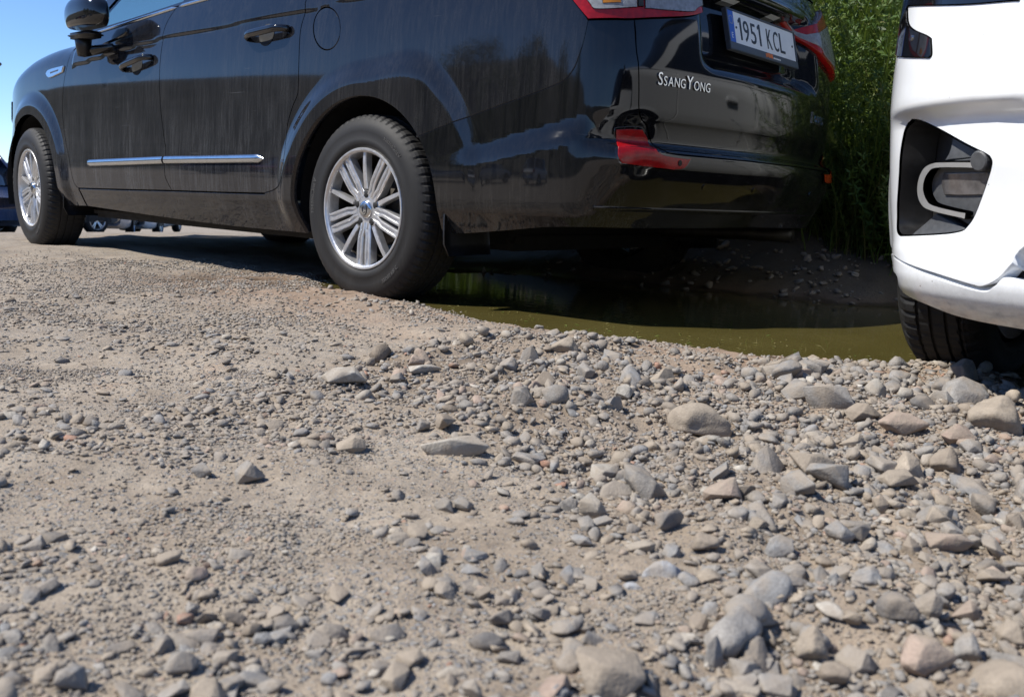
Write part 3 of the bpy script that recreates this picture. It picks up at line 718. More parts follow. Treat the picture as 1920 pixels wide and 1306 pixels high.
for sgn in (1, -1):
    f = (lambda l: l) if sgn == 1 else mir
    tl = panel('tail_light', VAN, f(lamp), M['red_lens'], van, .02, off=.010 if sgn == 1 else .022, edge=.03); lo_ = .0 if sgn == 1 else .012
    panel('clear_lens', VAN, f(lensA), M['clear_lens'], tl, .02, off=.0135+lo_, edge=.006)
    panel('reversing_lens', VAN, f(lensB), M['clear_lens'], tl, .02, off=.0135+lo_, edge=.006)
    panel('amber_bulb_lens', VAN, f(amb), M['amber'], tl, .02, off=.0148+lo_, edge=.004)
    panel('divider', VAN, f(post), M['steel_dark'], tl, .02, off=.015+lo_, edge=.006)
refl = C2L([px((1154.5, 243), (1180, 241.5), (1203.5, 243)), px((1203.5, 243), (1213, 261), (1224, 279), (1240, 290), (1260.6, 295), (1293, 299)), px((1293, 299), (1281, 315), (1262, 318)), px((1262, 318), (1210, 312), (1165, 306)), px((1165, 306), (1158, 290), (1154.5, 265), (1154.5, 243))])
for sgn in (1, -1):
    l = refl if sgn == 1 else mir(refl)
    panel('reflector_bezel', VAN, shrink(l, -.008), M['gloss_black'], rb, .02, off=.0025, edge=.006)
    panel('reflector', VAN, l, M['red_lens'] if sgn == 1 else M['orange_lens'], rb, .02, off=.006, edge=.008)
V, F = lathe([(0, .004), (.008, .004), (.010, .002), (.010, 0)], 16)
def on_skin(V, s0, z0, off=0., sdir_=-1, surf=VAN):
    """lay a flat shape (x right, y up, z out) on the skin as seen from outside"""
    s = s0+sdir_*V[:, 0]; z = z0+V[:, 1]; return surf.P(s, z)+surf.N(s, z)*(off+V[:, 2])[:, None]
disc = lambda r, h, n=16: (np.vstack([[(r*math.cos(a), r*math.sin(a), h) for a in np.linspace(0, 2*np.pi, n, endpoint=False)], [(r*1.05*math.cos(a), r*1.05*math.sin(a), -.002) for a in np.linspace(0, 2*np.pi, n, endpoint=False)]]),
                           [tuple(range(n))]+[(i, n+i, n+(i+1) % n, (i+1) % n) for i in range(n)])
s_, z_ = VAN.from_px(1272, 306); V, F = disc(.008, .002); mk('parking_sensor', on_skin(V, s_, z_, .0065), F, M['shell'], rb)
for dx in (-.42, .42, .12):
    V, F = disc(.009, .0015); mk('parking_sensor', on_skin(V, VMID+dx, .47, .002), F, M['gloss_black'], rb)
# lower valance lip of the bumper
vl = [VAN.P(np.linspace(-1.0, 2*VMID+1.0, 60), np.full(60, z))+VAN.N(np.linspace(-1.0, 2*VMID+1.0, 60), np.full(60, z))*o for z, o in ((.398, -.001), (.394, .003), (.388, .003), (.38, -.001))]
V, F = loft(vl); mk('bumper_crease', V, F, M['paint_rear'], rb, True)
# badges
def badge(chars, p0, off, mat, target=None, nm='badge_lettering'):
    V, F, wd = text_line(chars, .16, .08); s0, z0 = VAN.from_px(*p0); s1, _ = VAN.from_px(*target); k = (s0-s1)/wd
    V = V*np.array([k, k, 1.]); return mk(nm, on_skin(V, s0, z0, off), F, mat, tgate)
badge([('S', .040, .9)]+[(c, .030, .9) for c in 'SANG']+[('Y', .042, .9)]+[(c, .030, .9) for c in 'ONG'], (1232, 159), .002, M['chrome'], (1331, 173))
V, F, wd = text_line([('R', .034, .9)]+[(c, .026, .9) for c in 'ODIUS'], .16, .08); s0, z0 = VAN.from_px(1521, 231); k = .17/wd
mk('badge_lettering', on_skin(V*np.array([k, k, 1]), s0, z0, .002), F, M['chrome'], tgate)
# number plate
PLX, PLY, PLZ, PLT = -1.062, -.016, 1.012, .233
def plate_pts(V):          # x to the right as seen from behind, y up, z out
    V = np.asarray(V, float); up = np.array([math.sin(PLT), 0, math.cos(PLT)]); out = np.array([-math.cos(PLT), 0, math.sin(PLT)])
    return np.array([PLX, PLY, PLZ])+np.outer(V[:, 0], [0, -1, 0])+np.outer(V[:, 1], up)+np.outer(V[:, 2], out)
def pbox(x0, x1, y0, y1, z0, z1, b=.001): V, F = box(x0, x1, y0, y1, z0, z1, b); return plate_pts(V), F
V, F = pbox(-.26, .26, -.055, .055, -.001, .0025); plate = mk('number_plate', V, F, M['plate_white'], van)
V, F = join([pbox(-.268, .268, -.082, -.0545, -.012, .006, .002), pbox(-.268, .268, .0545, .060, -.012, .006), pbox(-.268, -.2595, -.0543, .0543, -.012, .006), pbox(.2595, .268, -.0543, .0543, -.012, .006), pbox(-.2595, .2595, -.0543, .0543, -.012, -.003)]); mk('plate_frame', V, F, M['plate_frame'], plate)
V, F = pbox(-.2585, -.2165, -.054, .054, .001, .0032, .0005); mk('blue_band', V, F, M['plate_blue'], plate)
V, F, wd = text_line([('E', .020, 1.)], 0, .02); V[:, 0] -= wd/2; V = V*[1, 1, .3]+np.array([-.2375, -.040, .0036]); mk('country_letter', plate_pts(V), F, M['plate_white'], plate)
st_ = []
for k in range(12):
    a = k*math.pi/6; pts = []
    for q in range(10): r = .0028 if q % 2 == 0 else .0012; b = math.pi/2+q*math.pi/5; pts.append((-.2375+.0135*math.cos(a)+r*math.cos(b), .022+.0135*math.sin(a)+r*math.sin(b), .0037))
    st_.append((plate_pts(pts), [tuple(range(10))]))
V, F = join(st_); mk('star_ring', V, F, M['yellow'], plate)
x = -.190
for ch in '1951 KCL':
    if ch == ' ': x += .034; continue
    wdt = .026 if ch == '1' else .040
    if ch == '1':                        # slim stem with a slanted flag
        o1 = [(.0135, -.0385), (.0235, -.0385), (.0235, .0385), (.0150, .0385), (.0035, .0285), (.0035, .0180), (.0135, .0262)]; n1 = len(o1)
        V = np.array([(x+a, b, zz) for zz in (.0042, .0024) for a, b in o1]); F = [tuple(range(n1))]+[(i, (i+1) % n1, n1+(i+1) % n1, n1+i) for i in range(n1)]
    else:
        V, F = text_mesh(ch, 1., .02); lo, hi = V.min(0), V.max(0); V = (V-[lo[0], 0, 0])*[wdt/(hi[0]-lo[0]), .077/.729, .03]; V += [x, -.0385, .0033]
    mk('plate_character', plate_pts(V), F, M['plate_black'], plate); x += wdt+.0125
for xx in (-.2045, .238):
    V, F = disc(.0042, .0015, 12); mk('plate_rivet', plate_pts(V+[xx, 0, .003]), F, M['plate_black'], plate)
V, F = join([pbox(-.005+.011*k, .006+.011*k, -.074+.003*(k % 2), -.060+.002*(k % 3), .0055, .0068, .0005) for k in range(5)]); mk('dealer_mark', V, F, M['orange'], plate)
V, F = join([pbox(.056+.012*k, .065+.012*k, -.0725, -.0675, .0055, .0066, .0003) for k in range(5)]); mk('dealer_line', V, F, M['plate_white'], plate)
# handle bar with its lamps and the emblem over the plate
V, F = loft([VAN.P(VMID+np.linspace(-.36, .36, 24), np.full(24, z))+VAN.N(VMID+np.linspace(-.36, .36, 24), np.full(24, z))*o for z, o in ((1.105, -.03), (1.105, .035), (1.115, .042), (1.145, .040), (1.155, .025), (1.16, 0.))]); mk('tailgate_garnish', V, F, M['gloss_black'], tgate, True)
for dx in (-.17, .17):
    V, F = loft([VAN.P(VMID+dx+np.linspace(-.045, .045, 6), np.full(6, 1.1035))+VAN.N(VMID+dx+np.linspace(-.045, .045, 6), np.full(6, 1.1035))*o for o in (.0, .026)]); mk('plate_lamp', V, F, M['plate_white'], tgate)
V, F = lathe([(.030, 0), (.036, .004), (.040, .003), (.041, -.002)], 32); V = np.stack([V[:, 0], V[:, 2]*1.25, V[:, 1]], -1); mk('tailgate_emblem', on_skin(V, VMID, 1.185, .006), F, M['chrome'], tgate, True)
V, F = lathe([(0, .001), (.031, .0)], 32); V = np.stack([V[:, 0], V[:, 2]*1.25, V[:, 1]], -1); mk('emblem_field', on_skin(V, VMID, 1.185, .006), F, M['gloss_black'], tgate, True)
rw = C2L([sz((VMID+.66, 1.24), (VMID, 1.235), (VMID-.66, 1.24)), sz((VMID-.66, 1.24), (VMID-.60, 1.58)), sz((VMID-.60, 1.58), (VMID, 1.60), (VMID+.60, 1.58))])
panel('rear_window', VAN, rw, M['glass_dark'], tgate, .05, off=.004)
# upper body with window openings
A0, A1 = (2.43, 1.142), (1.46, 1.700)
up_loop = C2L([sz((-.88, 1.292), (.325, 1.242), (1.37, 1.205), (2.07, 1.168), A0), sz(A0, (2.1, 1.36), (1.78, 1.55), A1), sz(A1, (.4, 1.735), (-.78, 1.715)), sz((-.78, 1.715), (-.86, 1.5), (-.88, 1.292))])
wins = [C2L([sz((2.27, 1.168), (1.98, 1.35), (1.66, 1.54), (1.52, 1.62), (1.44, 1.64)), sz((1.44, 1.64), (1.36, 1.42), (1.34, 1.222)), sz((1.34, 1.222), (1.8, 1.192), (2.27, 1.168))]),
        C2L([sz((1.25, 1.226), (1.27, 1.42), (1.345, 1.648)), sz((1.345, 1.648), (.9, 1.665), (.42, 1.665)), sz((.42, 1.665), (.37, 1.45), (.36, 1.258)), sz((.36, 1.258), (.8, 1.24), (1.25, 1.226))]),
        C2L([sz((.26, 1.268), (.27, 1.45), (.31, 1.66)), sz((.31, 1.66), (-.1, 1.66), (-.52, 1.63)), sz((-.52, 1.63), (-.68, 1.32)), sz((-.68, 1.32), (-.2, 1.29), (.26, 1.268))])]
panel('upper_frame', VAN, up_loop, M['gloss_black'], van, .03, holes=wins, mirror=(1, 0.), edge=.02)
for w, nm in zip(wins, ('front_window', 'rear_door_window', 'quarter_window')): panel(nm, VAN, w, M['glass'] if nm == 'front_window' else M['glass_dark'], van, .05, off=-.006, mirror=(1, 0.), edge=.003)
# bonnet, windscreen, roof
ss = np.concatenate([np.linspace(2.46, 3.6, 16), np.linspace(3.66, 4.50, 12)]); xs_ = np.interp(ss, VAN.S, VAN.X); E_ = VAN.P(ss, _zt(xs_)-.0025)
rows = []
for e in E_:
    t = np.linspace(1, -1, 15); rows.append(np.stack([np.full(15, e[0])+.02*(1-t*t)*min(1, e[1]), e[1]*t, e[2]+.085*e[1]*(1-t*t)**.8], -1))
V, F = loft(rows); mk('bonnet', V, F, M['paint'], van, True)
a = np.linspace(0, 1, 9); t = np.linspace(1, -1, 15); rows = []
pl = VAN.P(np.interp(a, [0, .35, .7, 1], [2.45, 2.12, 1.80, 1.48]), np.interp(a, [0, .35, .7, 1], [1.143, 1.36, 1.55, 1.70]))
for e in pl: rows.append(np.stack([e[0]+.30*(1-t*t), e[1]*t, e[2]+.03*(1-t*t)+0*t], -1))
V, F = loft(rows); mk('windscreen', V, F, M['glass'], van, True)
rs = np.linspace(1.47, -.80, 14); top = VAN.P(rs, np.interp(rs, [-.8, .4, 1.47], [1.712, 1.733, 1.699])); rows = []
for q, e in enumerate(top): rows.append(np.stack([e[0]+.30*(1-t*t)*(1-q/13)-.10*(1-t*t)*(q/13), e[1]*t, e[2]+.11*(1-t**4)], -1))
V, F = loft(rows); mk('roof', V, F, M['paint'], van, True)
# inner shell, floor, arch liners: what closes the gaps
shell = C2L([sz((-1.0, 1.29), (.3, 1.23), (1.4, 1.19), (2.4, 1.12)), sz((2.4, 1.12), (2.9, 1.10), (3.4, 1.0), (3.8, .85)), sz((3.8, .30), (3.47, .30)), arcR(3., .345, .445, -6, 186), sz((2.55, .29), (.44, .27)), arcR(0, .345, .43, -10, 190), sz((-.44, .31), (-.9, .345)), sz((-.9, .345), (-1.0, 1.29))])
panel('body', VAN, shell, M['shell'], van, .06, off=-.022, edge=.004, mirror=(1, 0.))
shr = np.array([(-.95, .36), (-.95, 1.5), (2*VMID+.95, 1.5), (2*VMID+.95, .36)]); panel('body_rear_panel', VAN, shr, M['shell'], van, .08, off=-.035, edge=.004)
V, F = join([box(-.42, 3.5, -.84, .84, .26, .33, .02), box(.45, 2.5, -.80, .80, .205, .265, .02), box(-.97, -.40, -.72, .72, .36, .42, .02), box(-.42, .42, -.55, .55, .21, .30, .03)]); mk('underbody', V, F, M['shell'], van)
for cx in (0, 3.0):
    for sy in (1, -1):
        V, F = lathe([(.0, -.34), (.425, -.34), (.425, -.03)], 40, -.25, math.pi+.25); V = V*[1, sy, 1]+np.array([cx, sy*.93, .345]); mk('wheel_arch_liner', V, F, M['shell'], van)
V, F = tube([(0, -.75, .34), (0, .75, .34)], .05, 12); mk('rear_axle', V, F, M['steel_dark'], van, True)
V, F = tube([(-1.02, -.5, .30), (-.8, -.5, .30), (-.5, -.48, .29), (.6, -.3, .26)], .03, 12); mk('exhaust_pipe', V, F, M['steel_dark'], van, True)
# wheels
wp = build_van_wheel(van, (0, .935, .345), 0)
build_van_wheel(van, (3.0, .935, .345), math.radians(-6), wp)
for cx in (0., 3.0): build_van_wheel(van, (cx, -.935, .345), math.pi, wp)
wl = [o for o in van.children if o.name.startswith('wheel') and 'arch' not in o.name]
wl[0].rotation_euler = (0, 0, 0)
# mud flaps
def flap(x0, y0, y1, z0, z1, lean):
    rows = []
    for k, z in enumerate(np.linspace(z1, z0, 7)):
        u = k/6; cut = .02*(u > .9); ys = np.linspace(y0-(.035*(1-u)**2)-cut, y1, 8); rows.append([(x0-lean*u-.010*math.cos((y0-y)*9), y, z) for y in ys])
    V, F = loft(rows); V2 = V-np.array([.007, 0, 0]); n = len(V); F = [tuple(f) for f in F]; m = 8; per = [*range(m), *[r*m+m-1 for r in range(1, 7)], *range(6*m+m-2, 6*m-1, -1), *[r*m for r in range(5, 0, -1)]]
    return np.vstack([V, V2]), F+[tuple(i+n for i in f[::-1]) for f in F]+[(per[i], per[(i+1) % len(per)], per[(i+1) % len(per)]+n, per[i]+n) for i in range(len(per))]
for sy in (1, -1):
    for args in ((-.405, .945, .70, .205, .45, .03), (2.585, .935, .72, .21, .47, .02)):
        V, F = flap(*args); mk('mud_flap', V*[1, sy, 1], F, M['plastic'], van, True)
# door furniture: handles, bright strips
def handle(parent, p0, p1, cup, sy=1):
    (s0, z0), (s1, z1) = VAN.from_px(*p0), VAN.from_px(*p1); t = np.linspace(0, 1, 15); s = s0+(s1-s0)*t; z = z0+(z1-z0)*t
    lift = .004+.036*np.clip(np.minimum(t, 1-t)*5.5, 0, 1)**.6; P = VAN.P(s, z)+VAN.N(s, z)*lift[:, None]
    r = .0135+.003*np.sin(np.pi*t); V, F = tube(P*[1, sy, 1], r, 12, (1., .75), up=(0, sy, 0)); h = mk('handle', V, F, M['gloss_black'], parent, True)
    sc, zc = VAN.from_px(*cup); a = np.linspace(0, 2*np.pi, 24, endpoint=False); rings = []
    for k, o in ((1., .0015), (.93, .003), (.85, .0015), (.5, .0005), (.02, .0003)): S = sc+.052*k*np.cos(a); Z = zc+.043*k*np.sin(a); rings.append(VAN.P(S, Z)+VAN.N(S, Z)*o)
    V, F = loft(rings, close=True); mk('handle_cup', V*[1, sy, 1], F, M['gloss_black'], h, True) if False else mk('handle_cup', V*[1, sy, 1], F, M['shell'], parent, True)
def strip(parent, p0, p1, hh, th, mat, name, sy=1, taper=(1, 1), n=24):
    (s0, z0), (s1, z1) = (p[1:] if p[0] == 's' else VAN.from_px(*p) for p in (p0, p1)); t = np.linspace(0, 1, n); rows = []
    for u in t:
        e = min(1, (min(u, .001 if False else u)/.03)**.5 if taper[0] else 1, ((1-u)/.03)**.5 if taper[1] else 1); e = max(e, .05); s = s0+(s1-s0)*u; z = z0+(z1-z0)*u
        a = np.linspace(-math.pi/2, math.pi/2, 9); Z = z+hh*e*np.sin(a); S = np.full(9, s); rows.append(VAN.P(S, Z)+VAN.N(S, Z)*(th*e*np.cos(a)**.7-.002)[:, None])
    V, F = loft(rows); return mk(name, V*[1, sy, 1], F, mat, parent, True)
for k, sy in ((0, 1), (1, -1)):
    handle(fdo[k], (233, 131), (287, 108), (257, 124), sy); handle(rdo[k], (466, 73), (544, 55), (500, 66), sy)
    strip(fdo[k], (162, 306), (307, 300), .0175, .015, M['chrome'], 'trim_strip', sy, (1, 0)); strip(rdo[k], (310, 299.8), (495, 297), .0175, .015, M['chrome'], 'trim_strip', sy, (0, 1))
    strip(fdo[k], (162, 69), (332, 14), .008, .010, M['chrome'], 'window_trim', sy); strip(rdo[k], (334, 13), ('s', .33, 1.241), .008, .010, M['chrome'], 'window_trim', sy)
    bd = panel('side_badge', VAN, C2L([px((88, 139), (94, 131), (121, 123.5)), px((121, 123.5), (118, 136)), px((118, 136), (96, 146), (90, 144))]), M['chrome'], fen[k], .02, off=.008, edge=.008)
    if sy < 0: bd.scale = (1, -1, 1)
    mkv = C2L([px((97, 136), (112, 131)), px((112, 131), (111, 134)), px((111, 134), (97, 139))]); b2 = panel('badge_lettering', VAN, mkv, M['plate_frame'], bd, .02, off=.0092, edge=.001, gap=0.0005)
# folded side mirrors
for sy in (1, -1):
    c = np.array([2.0, 1.005, 1.195]); th = np.linspace(0, np.pi, 25); ph = np.linspace(0, 2*np.pi, 40, endpoint=False); rings = []
    for a in th:
        x = np.cos(a); r = max(0, 1-abs(x)**2.6)**(1/2.2); yy = np.sign(np.cos(ph))*np.abs(np.cos(ph))**.85*r; zz = np.sign(np.sin(ph))*np.abs(np.sin(ph))**.8*r
        yy = np.where(yy < 0, yy*.45, yy); zz = np.where(zz < 0, -np.minimum(-zz, .62)*.9, zz); rings.append(np.stack([c[0]+.185*x+0*ph, c[1]+.085*yy, c[2]+.098*zz+.025*x*0], -1))
    V, F = loft(rings, close=True); mir_ = mk('side_mirror', V*[1, sy, 1], F, M['gloss_black'], van, True)
    V, F = box(1.93, 2.15, .965, 1.055, 1.092, 1.122, .012); mk('mirror_base', V*[1, sy, 1], F, M['plastic'], mir_, True)
    V, F = tube([(2.09, 1.0, 1.11), (2.09, 1.0, 1.06), (2.10, .99, 1.02)], [.042, .036, .034], 14, up=(1, 0, 0)); mk('mirror_pivot', V*[1, sy, 1], F, M['plastic'], mir_, True)
    V, F = tube([(2.12, .99, 1.035), (2.05, .95, 1.05), (1.97, .90, 1.065)], [.03, .03, .022], 12, (1, .8)); mk('mirror_arm', V*[1, sy, 1], F, M['gloss_black'], mir_, True)
    tri = C2L([px((168, 72), (205, 60), (240, 53)), px((240, 53), (235, 66), (205, 80)), px((205, 80), (180, 90), (160, 85))]); mt = panel('mirror_sail', VAN, tri, M['gloss_black'], mir_, .02, off=.010, edge=.01)
    if sy < 0: mt.scale = (1, -1, 1)
# seats and steering wheel seen faintly through the glass
for y in (-.42, .42):
    V, F = join([box(1.05, 1.55, y-.24, y+.24, .62, .78, .05), box(.95, 1.12, y-.23, y+.23, .72, 1.32, .05), box(1.0, 1.1, y-.12, y+.12, 1.36, 1.52, .03)]); mk('seat', V, F, M['plastic_grey'], van)
V, F = lathe([(.17, .0), (.18, .012), (.19, 0), (.18, -.012), (.17, 0)], 32); V = V@np.array([[0, 0, 1.], [0, 1, 0], [1, 0, 0]]); V = np.stack([V[:, 1]+1.9+.4*V[:, 2], V[:, 0]+.4, V[:, 2]+1.05], -1); mk('steering_wheel', V, F, M['plastic'], van, True)

# ------------------------------------------------------------------ the white car, nose towards the lane, skin in world metres
_wr = [(-1.83, -2.75), (-1.82, -2.0), (-1.815, -1.), (-1.815, 0.), (-1.82, .35), (-1.832, .62), (-1.862, .85), (-1.925, 1.045), (-2.03, 1.185), (-2.18, 1.28), (-2.4, 1.335), (-2.7, 1.35)]
WXC = -2.7
WHT_PLAN = _wr+[(2*WXC-x, y) for x, y in _wr[:-1]][::-1]
_wi_side = pchip([.15, .22, .32, .5, .7, .9, 1.0, 1.08, 1.4, 1.65, 1.75], [.105, .068, .036, .008, -.004, -.004, .03, .05, .15, .25, .33])
_wi_front = pchip([.15, .20, .235, .26, .295, .33, .36, .45, .55, .62, .70, .76, .84, .92, 1.0, 1.1, 1.3], [.21, .11, .055, .030, .018, .020, .028, .016, -.002, -.008, -.008, -.002, .010, .045, .11, .29, .8])
def white_inset(s, z, x, y, nx, ny):
    w = sst(.15, .8, ny); ins = _wi_side(z)*(1-w)+_wi_front(z)*w
    # scooped surround of the fog lamp, under a crease that runs across the bumper
    for sg in (1, -1):
        d = (s if sg == 1 else WSM*2-s)
        top = .632-.045*sst(.85, 1.25, d); u = top-z
        k = sst(.0, .035, u)*sst(.30, .22, u)*sst(.42, .66, d)
        right = sst(1.10, .86, d+(z-.5)*-.35)
        ins = ins+.030*k*right*.8+.012*sst(.0, .03, u)*sst(.12, .04, u)*sst(.5, .7, d)*sst(1.5, 1.1, d)
    # wheel arches stand out a little
    for c in (0., -2.62):
        r = np.hypot(s-c, z-.31); ins = ins-.012*(1-sst(.36, .46, r))*(1-w)
    return ins
WSM = 9.
WHT = PlanSurface(WHT_PLAN, (-1.826, .5), white_inset, sign=-1)
WSM = float(WHT.S[np.argmin(np.abs(WHT.X-WXC)+(WHT.Y < 1)*9)])
white = empty('white_car', (WXC, .5, 0))
setp(white, 'white car facing the lane beside the puddle, nose and one tyre showing', 'car')
_keep = white.location.copy(); white.location = (0, 0, 0)          # parts are built in world metres, the root stays at the origin
WL = lambda cs: curves_to_loop(WHT, cs)
wmir = (0, WXC)
arcW = lambda cx, cz, R, a0, a1, n=24: [('s', cx+R*math.cos(a), cz+R*math.sin(a)) for a in np.radians(np.linspace(a0, a1, n))]
fog_l = WL([px((1711.7, 225), (1730, 228), (1768, 246.5), (1821.5, 276), (1848, 289), (1857, 297), (1859, 309), (1851, 338), (1832, 391), (1816, 421), (1800, 433), (1757, 438.5), (1700, 441), (1686, 439), (1681.5, 425), (1682, 390), (1686, 321.5), (1691, 268), (1699, 238), (1711.7, 225))])
seam_w = px((1920, 462), (1895, 495), (1872, 522), (1855, 533), (1838, 538), (1820, 534), (1750, 512), (1690, 490), (1674, 477))
b_loop = WL([arcW(0, .31, .365, 6, 52, 12), sz((.225, .60), (.22, .84)), sz((.22, .84), (.6, .86), (1.0, .86), (WSM-.003, .87)), sz((WSM-.003, .87), (WSM-.003, .60)), sz((WSM-.003, .60), (1.25, .585), (1.15, .53), (1.10, .44))+seam_w+sz((.45, .325), (.363, .345))])
wb = panel('front_bumper', WHT, b_loop, M['white'], white, .018, holes=[fog_l], mirror=wmir, edge=.07)
lip_l = WL([sz((.375, .318))+px((1677, 484), (1700, 498), (1750, 519), (1835, 545), (1862, 537), (1884, 519), (1930, 531))+sz((1.2, .282), (WSM-.003, .280)), sz((WSM-.003, .28), (WSM-.003, .21)), sz((WSM-.003, .205), (1.2, .206))+px((1920, 619), (1800, 595), (1741, 573), (1690, 545), (1680, 515))+sz((.38, .285), (.375, .318))])
panel('bumper_lip', WHT, lip_l, M['white'], white, .018, mirror=wmir, edge=.05)
panel('lower_grille', WHT, np.array([(.5, .27), (.5, .36), (.95, .36), (1.02, .60), (WSM, .61), (WSM, .27)]), M['shell'], white, .06, off=-.05, edge=.004, mirror=wmir)
for k in range(6):
    z = .32+.045*k; s = np.linspace(1.0, 2*WSM-1.0, 40); N_ = WHT.N(s, np.full(40, z)); P_ = WHT.P(s, np.full(40, z))
    V, F = tube(P_-N_*.03, .009, 8); mk('grille_bar', V, F, M['plastic'], white, True)
hl_w = WL([px((1684, -6), (1680, 20), (1676.5, 60), (1676.5, 94)), px((1677, 98), (1682, 105), (1702, 109), (1744, 110)), px((1744, 110), (1749, 101), (1748, 72)), px((1748, 72), (1738, 65), (1714, 54), (1705, 42), (1703, 15)), px((1704, 13), (1800, 11), (1912, 3)), px((1925, -30), (1935, -80), (1920, -110))+sz((.62, .965), (.45, .96), (.36, .90))+px((1690, -50), (1684, -6))])
hlo = panel('headlamp', WHT, hl_w, M['gloss_black'], white, .015, off=.004, mirror=wmir, edge=.012)
for k in (0, 1):
    s_, z_ = WHT.from_px(1713, 72); V, F = disc(.006, .002, 16); V = on_skin(V, s_, z_, .0045, 1, WHT)
    if k: V[:, 0] = 2*WXC-V[:, 0]
    mk('led', V, F, M['chrome'], hlo[k])
# fog lamp housing: dark bucket, grey carrier, bright C-shaped trim, lens
def wp_(x, y, off): s, z = WHT.from_px(x, y); s, z = np.array([s]), np.array([z]); return (WHT.P(s, z)+WHT.N(s, z)*off)[0]
for k in (0, 1):
    fl = (lambda V: V) if k == 0 else (lambda V: np.stack([2*WXC-V[:, 0], V[:, 1], V[:, 2]], -1))
    def wpanel(nm, loop, mat, par, off, edge, res=.02):
        o = panel(nm, WHT, loop, mat, par, res, off=off, edge=edge)
        if k: v = np.array([q.co[:] for q in o.data.vertices]); o.data.vertices.foreach_set('co', fl(v).ravel()); o.data.flip_normals(); o.data.update()
        return o
    fh = wpanel('fog_lamp', shrink(fog_l, -.004), M['shell'], white, -.072, .004)
    rim_ = [np.array(q) for q in densify(shrink(fog_l, .003), .01)]; rim_.append(rim_[0]); q = np.array(rim_); Pq = WHT.P(q[:, 0], q[:, 1])+WHT.N(q[:, 0], q[:, 1])*-.004
    Nq = WHT.N(q[:, 0], q[:, 1]); qi = np.vstack([shrink(q[:-1], .012), shrink(q[:-1], .012)[:1]]); Pi = WHT.P(qi[:, 0], qi[:, 1])-WHT.N(qi[:, 0], qi[:, 1])*.07
    V, F = loft([Pq, .5*(Pq+Pi)-.0*Nq, Pi]); mk('housing_wall', fl(V), F, M['plastic'], fh, True)
    carrier = WL([px((1740, 308), (1800, 298), (1846, 290)), px((1846, 290), (1857, 305), (1850, 340), (1830, 395), (1813, 425)), px((1813, 425), (1770, 408), (1735, 392)), px((1735, 392), (1722, 365), (1724, 335), (1740, 308))])
    wpanel('lamp_carrier', carrier, M['plastic_grey'], fh, -.022, .03)
    low = WL([px((1690, 439), (1712, 420), (1737, 402)), px((1737, 402), (1780, 418), (1806, 427)), px((1806, 427), (1795, 434), (1757, 438)), px((1757, 438), (1690, 439))]); wpanel('lower_fin', low, M['plastic_grey'], fh, -.018, .03)
    upf = WL([px((1768, 250), (1800, 268), (1842, 290)), px((1842, 290), (1800, 297), (1752, 302)), px((1752, 302), (1762, 280), (1768, 250))]); wpanel('upper_fin', upf, M['plastic_grey'], fh, -.022, .03)
    trim = WL([px((1826, 303), (1770, 303), (1745, 305), (1727, 316), (1717, 340), (1716, 365), (1724, 386), (1742, 397), (1806, 412)), px((1806, 412), (1808, 399)), px((1808, 399), (1746, 384), (1734, 374), (1728, 358), (1729, 342), (1737, 326), (1752, 317), (1824, 317)), px((1824, 317), (1826, 303))])
    wpanel('trim_ring', trim, M['satin'], fh, -.004, .022, .008)
    lens = WL([px((1752, 327), (1800, 326), (1838, 325)), px((1838, 325), (1840, 350), (1834, 368)), px((1834, 368), (1790, 369), (1754, 368)), px((1754, 368), (1749, 348), (1752, 327))]); wpanel('fog_lens', lens, M['glass_fog'] if 'glass_fog' in M else M['plastic_grey'], fh, -.018, .01)
    kp = wp_(1832, 302, -.010); nn = WHT.N(np.array([.86]), np.array([.5]))[0]; V, F = tube([kp-nn*.03, kp, kp+nn*.006, kp+nn*.008], [.021, .021, .019, .0165], 24, up=(0, 0, 1)); mk('washer_cap', fl(V), F, M['plastic_grey'], fh)
# sides
arch = arcW(0, .31, .365, 54, 184, 26)
w_f = WL([arch, sz((-.366, .285), (-.51, .24)), sz((-.51, .24), (-.52, .985)), sz((-.52, .985), (-.1, .965), (.30, .935)), sz((.30, .935), (.21, .845), (.215, .607))])
panel('front_fender', WHT, w_f, M['white'], white, .03, mirror=wmir, edge=.03)
w_d = WL([sz((-.53, .24), (-1.52, .24)), sz((-1.52, .24), (-1.57, .6), (-1.55, 1.0)), sz((-1.55, 1.0), (-.53, .985)), sz((-.53, .985), (-.53, .24))]); wd_ = panel('front_door', WHT, w_d, M['white'], white, .04, mirror=wmir)
w_r = WL([sz((-1.53, .24), (-2.24, .24)), arcW(-2.62, .31, .365, -6, 186, 30)[::1], sz((-3.0, .28), (-3.2, .30)), sz((-3.2, .30), (-3.2, 1.04)), sz((-3.2, 1.04), (-1.56, 1.0)), sz((-1.56, 1.0), (-1.58, .6), (-1.53, .24))]); panel('rear_side_panel', WHT, w_r, M['white'], white, .05, mirror=wmir, edge=.03)
w_u = WL([sz((-3.2, 1.045), (-1.5, 1.003), (-.1, .972)), sz((-.1, .972), (-.7, 1.35), (-1.1, 1.60)), sz((-1.1, 1.60), (-2.0, 1.63), (-3.1, 1.60)), sz((-3.1, 1.60), (-3.2, 1.045))]); panel('upper_frame', WHT, w_u, M['white'], white, .05, mirror=wmir)
for cs in ([sz((-.36, 1.02), (-.80, 1.33), (-1.15, 1.53)), sz((-1.15, 1.53), (-1.5, 1.545)), sz((-1.5, 1.545), (-1.53, 1.04)), sz((-1.53, 1.04), (-.36, 1.02))], [sz((-1.62, 1.04), (-1.60, 1.548)), sz((-1.60, 1.548), (-2.4, 1.545)), sz((-2.4, 1.545), (-2.75, 1.09)), sz((-2.75, 1.09), (-1.62, 1.04))]):
    panel('side_window', WHT, WL(cs), M['glass_dark'], white, .06, off=.004, mirror=wmir, edge=.006)
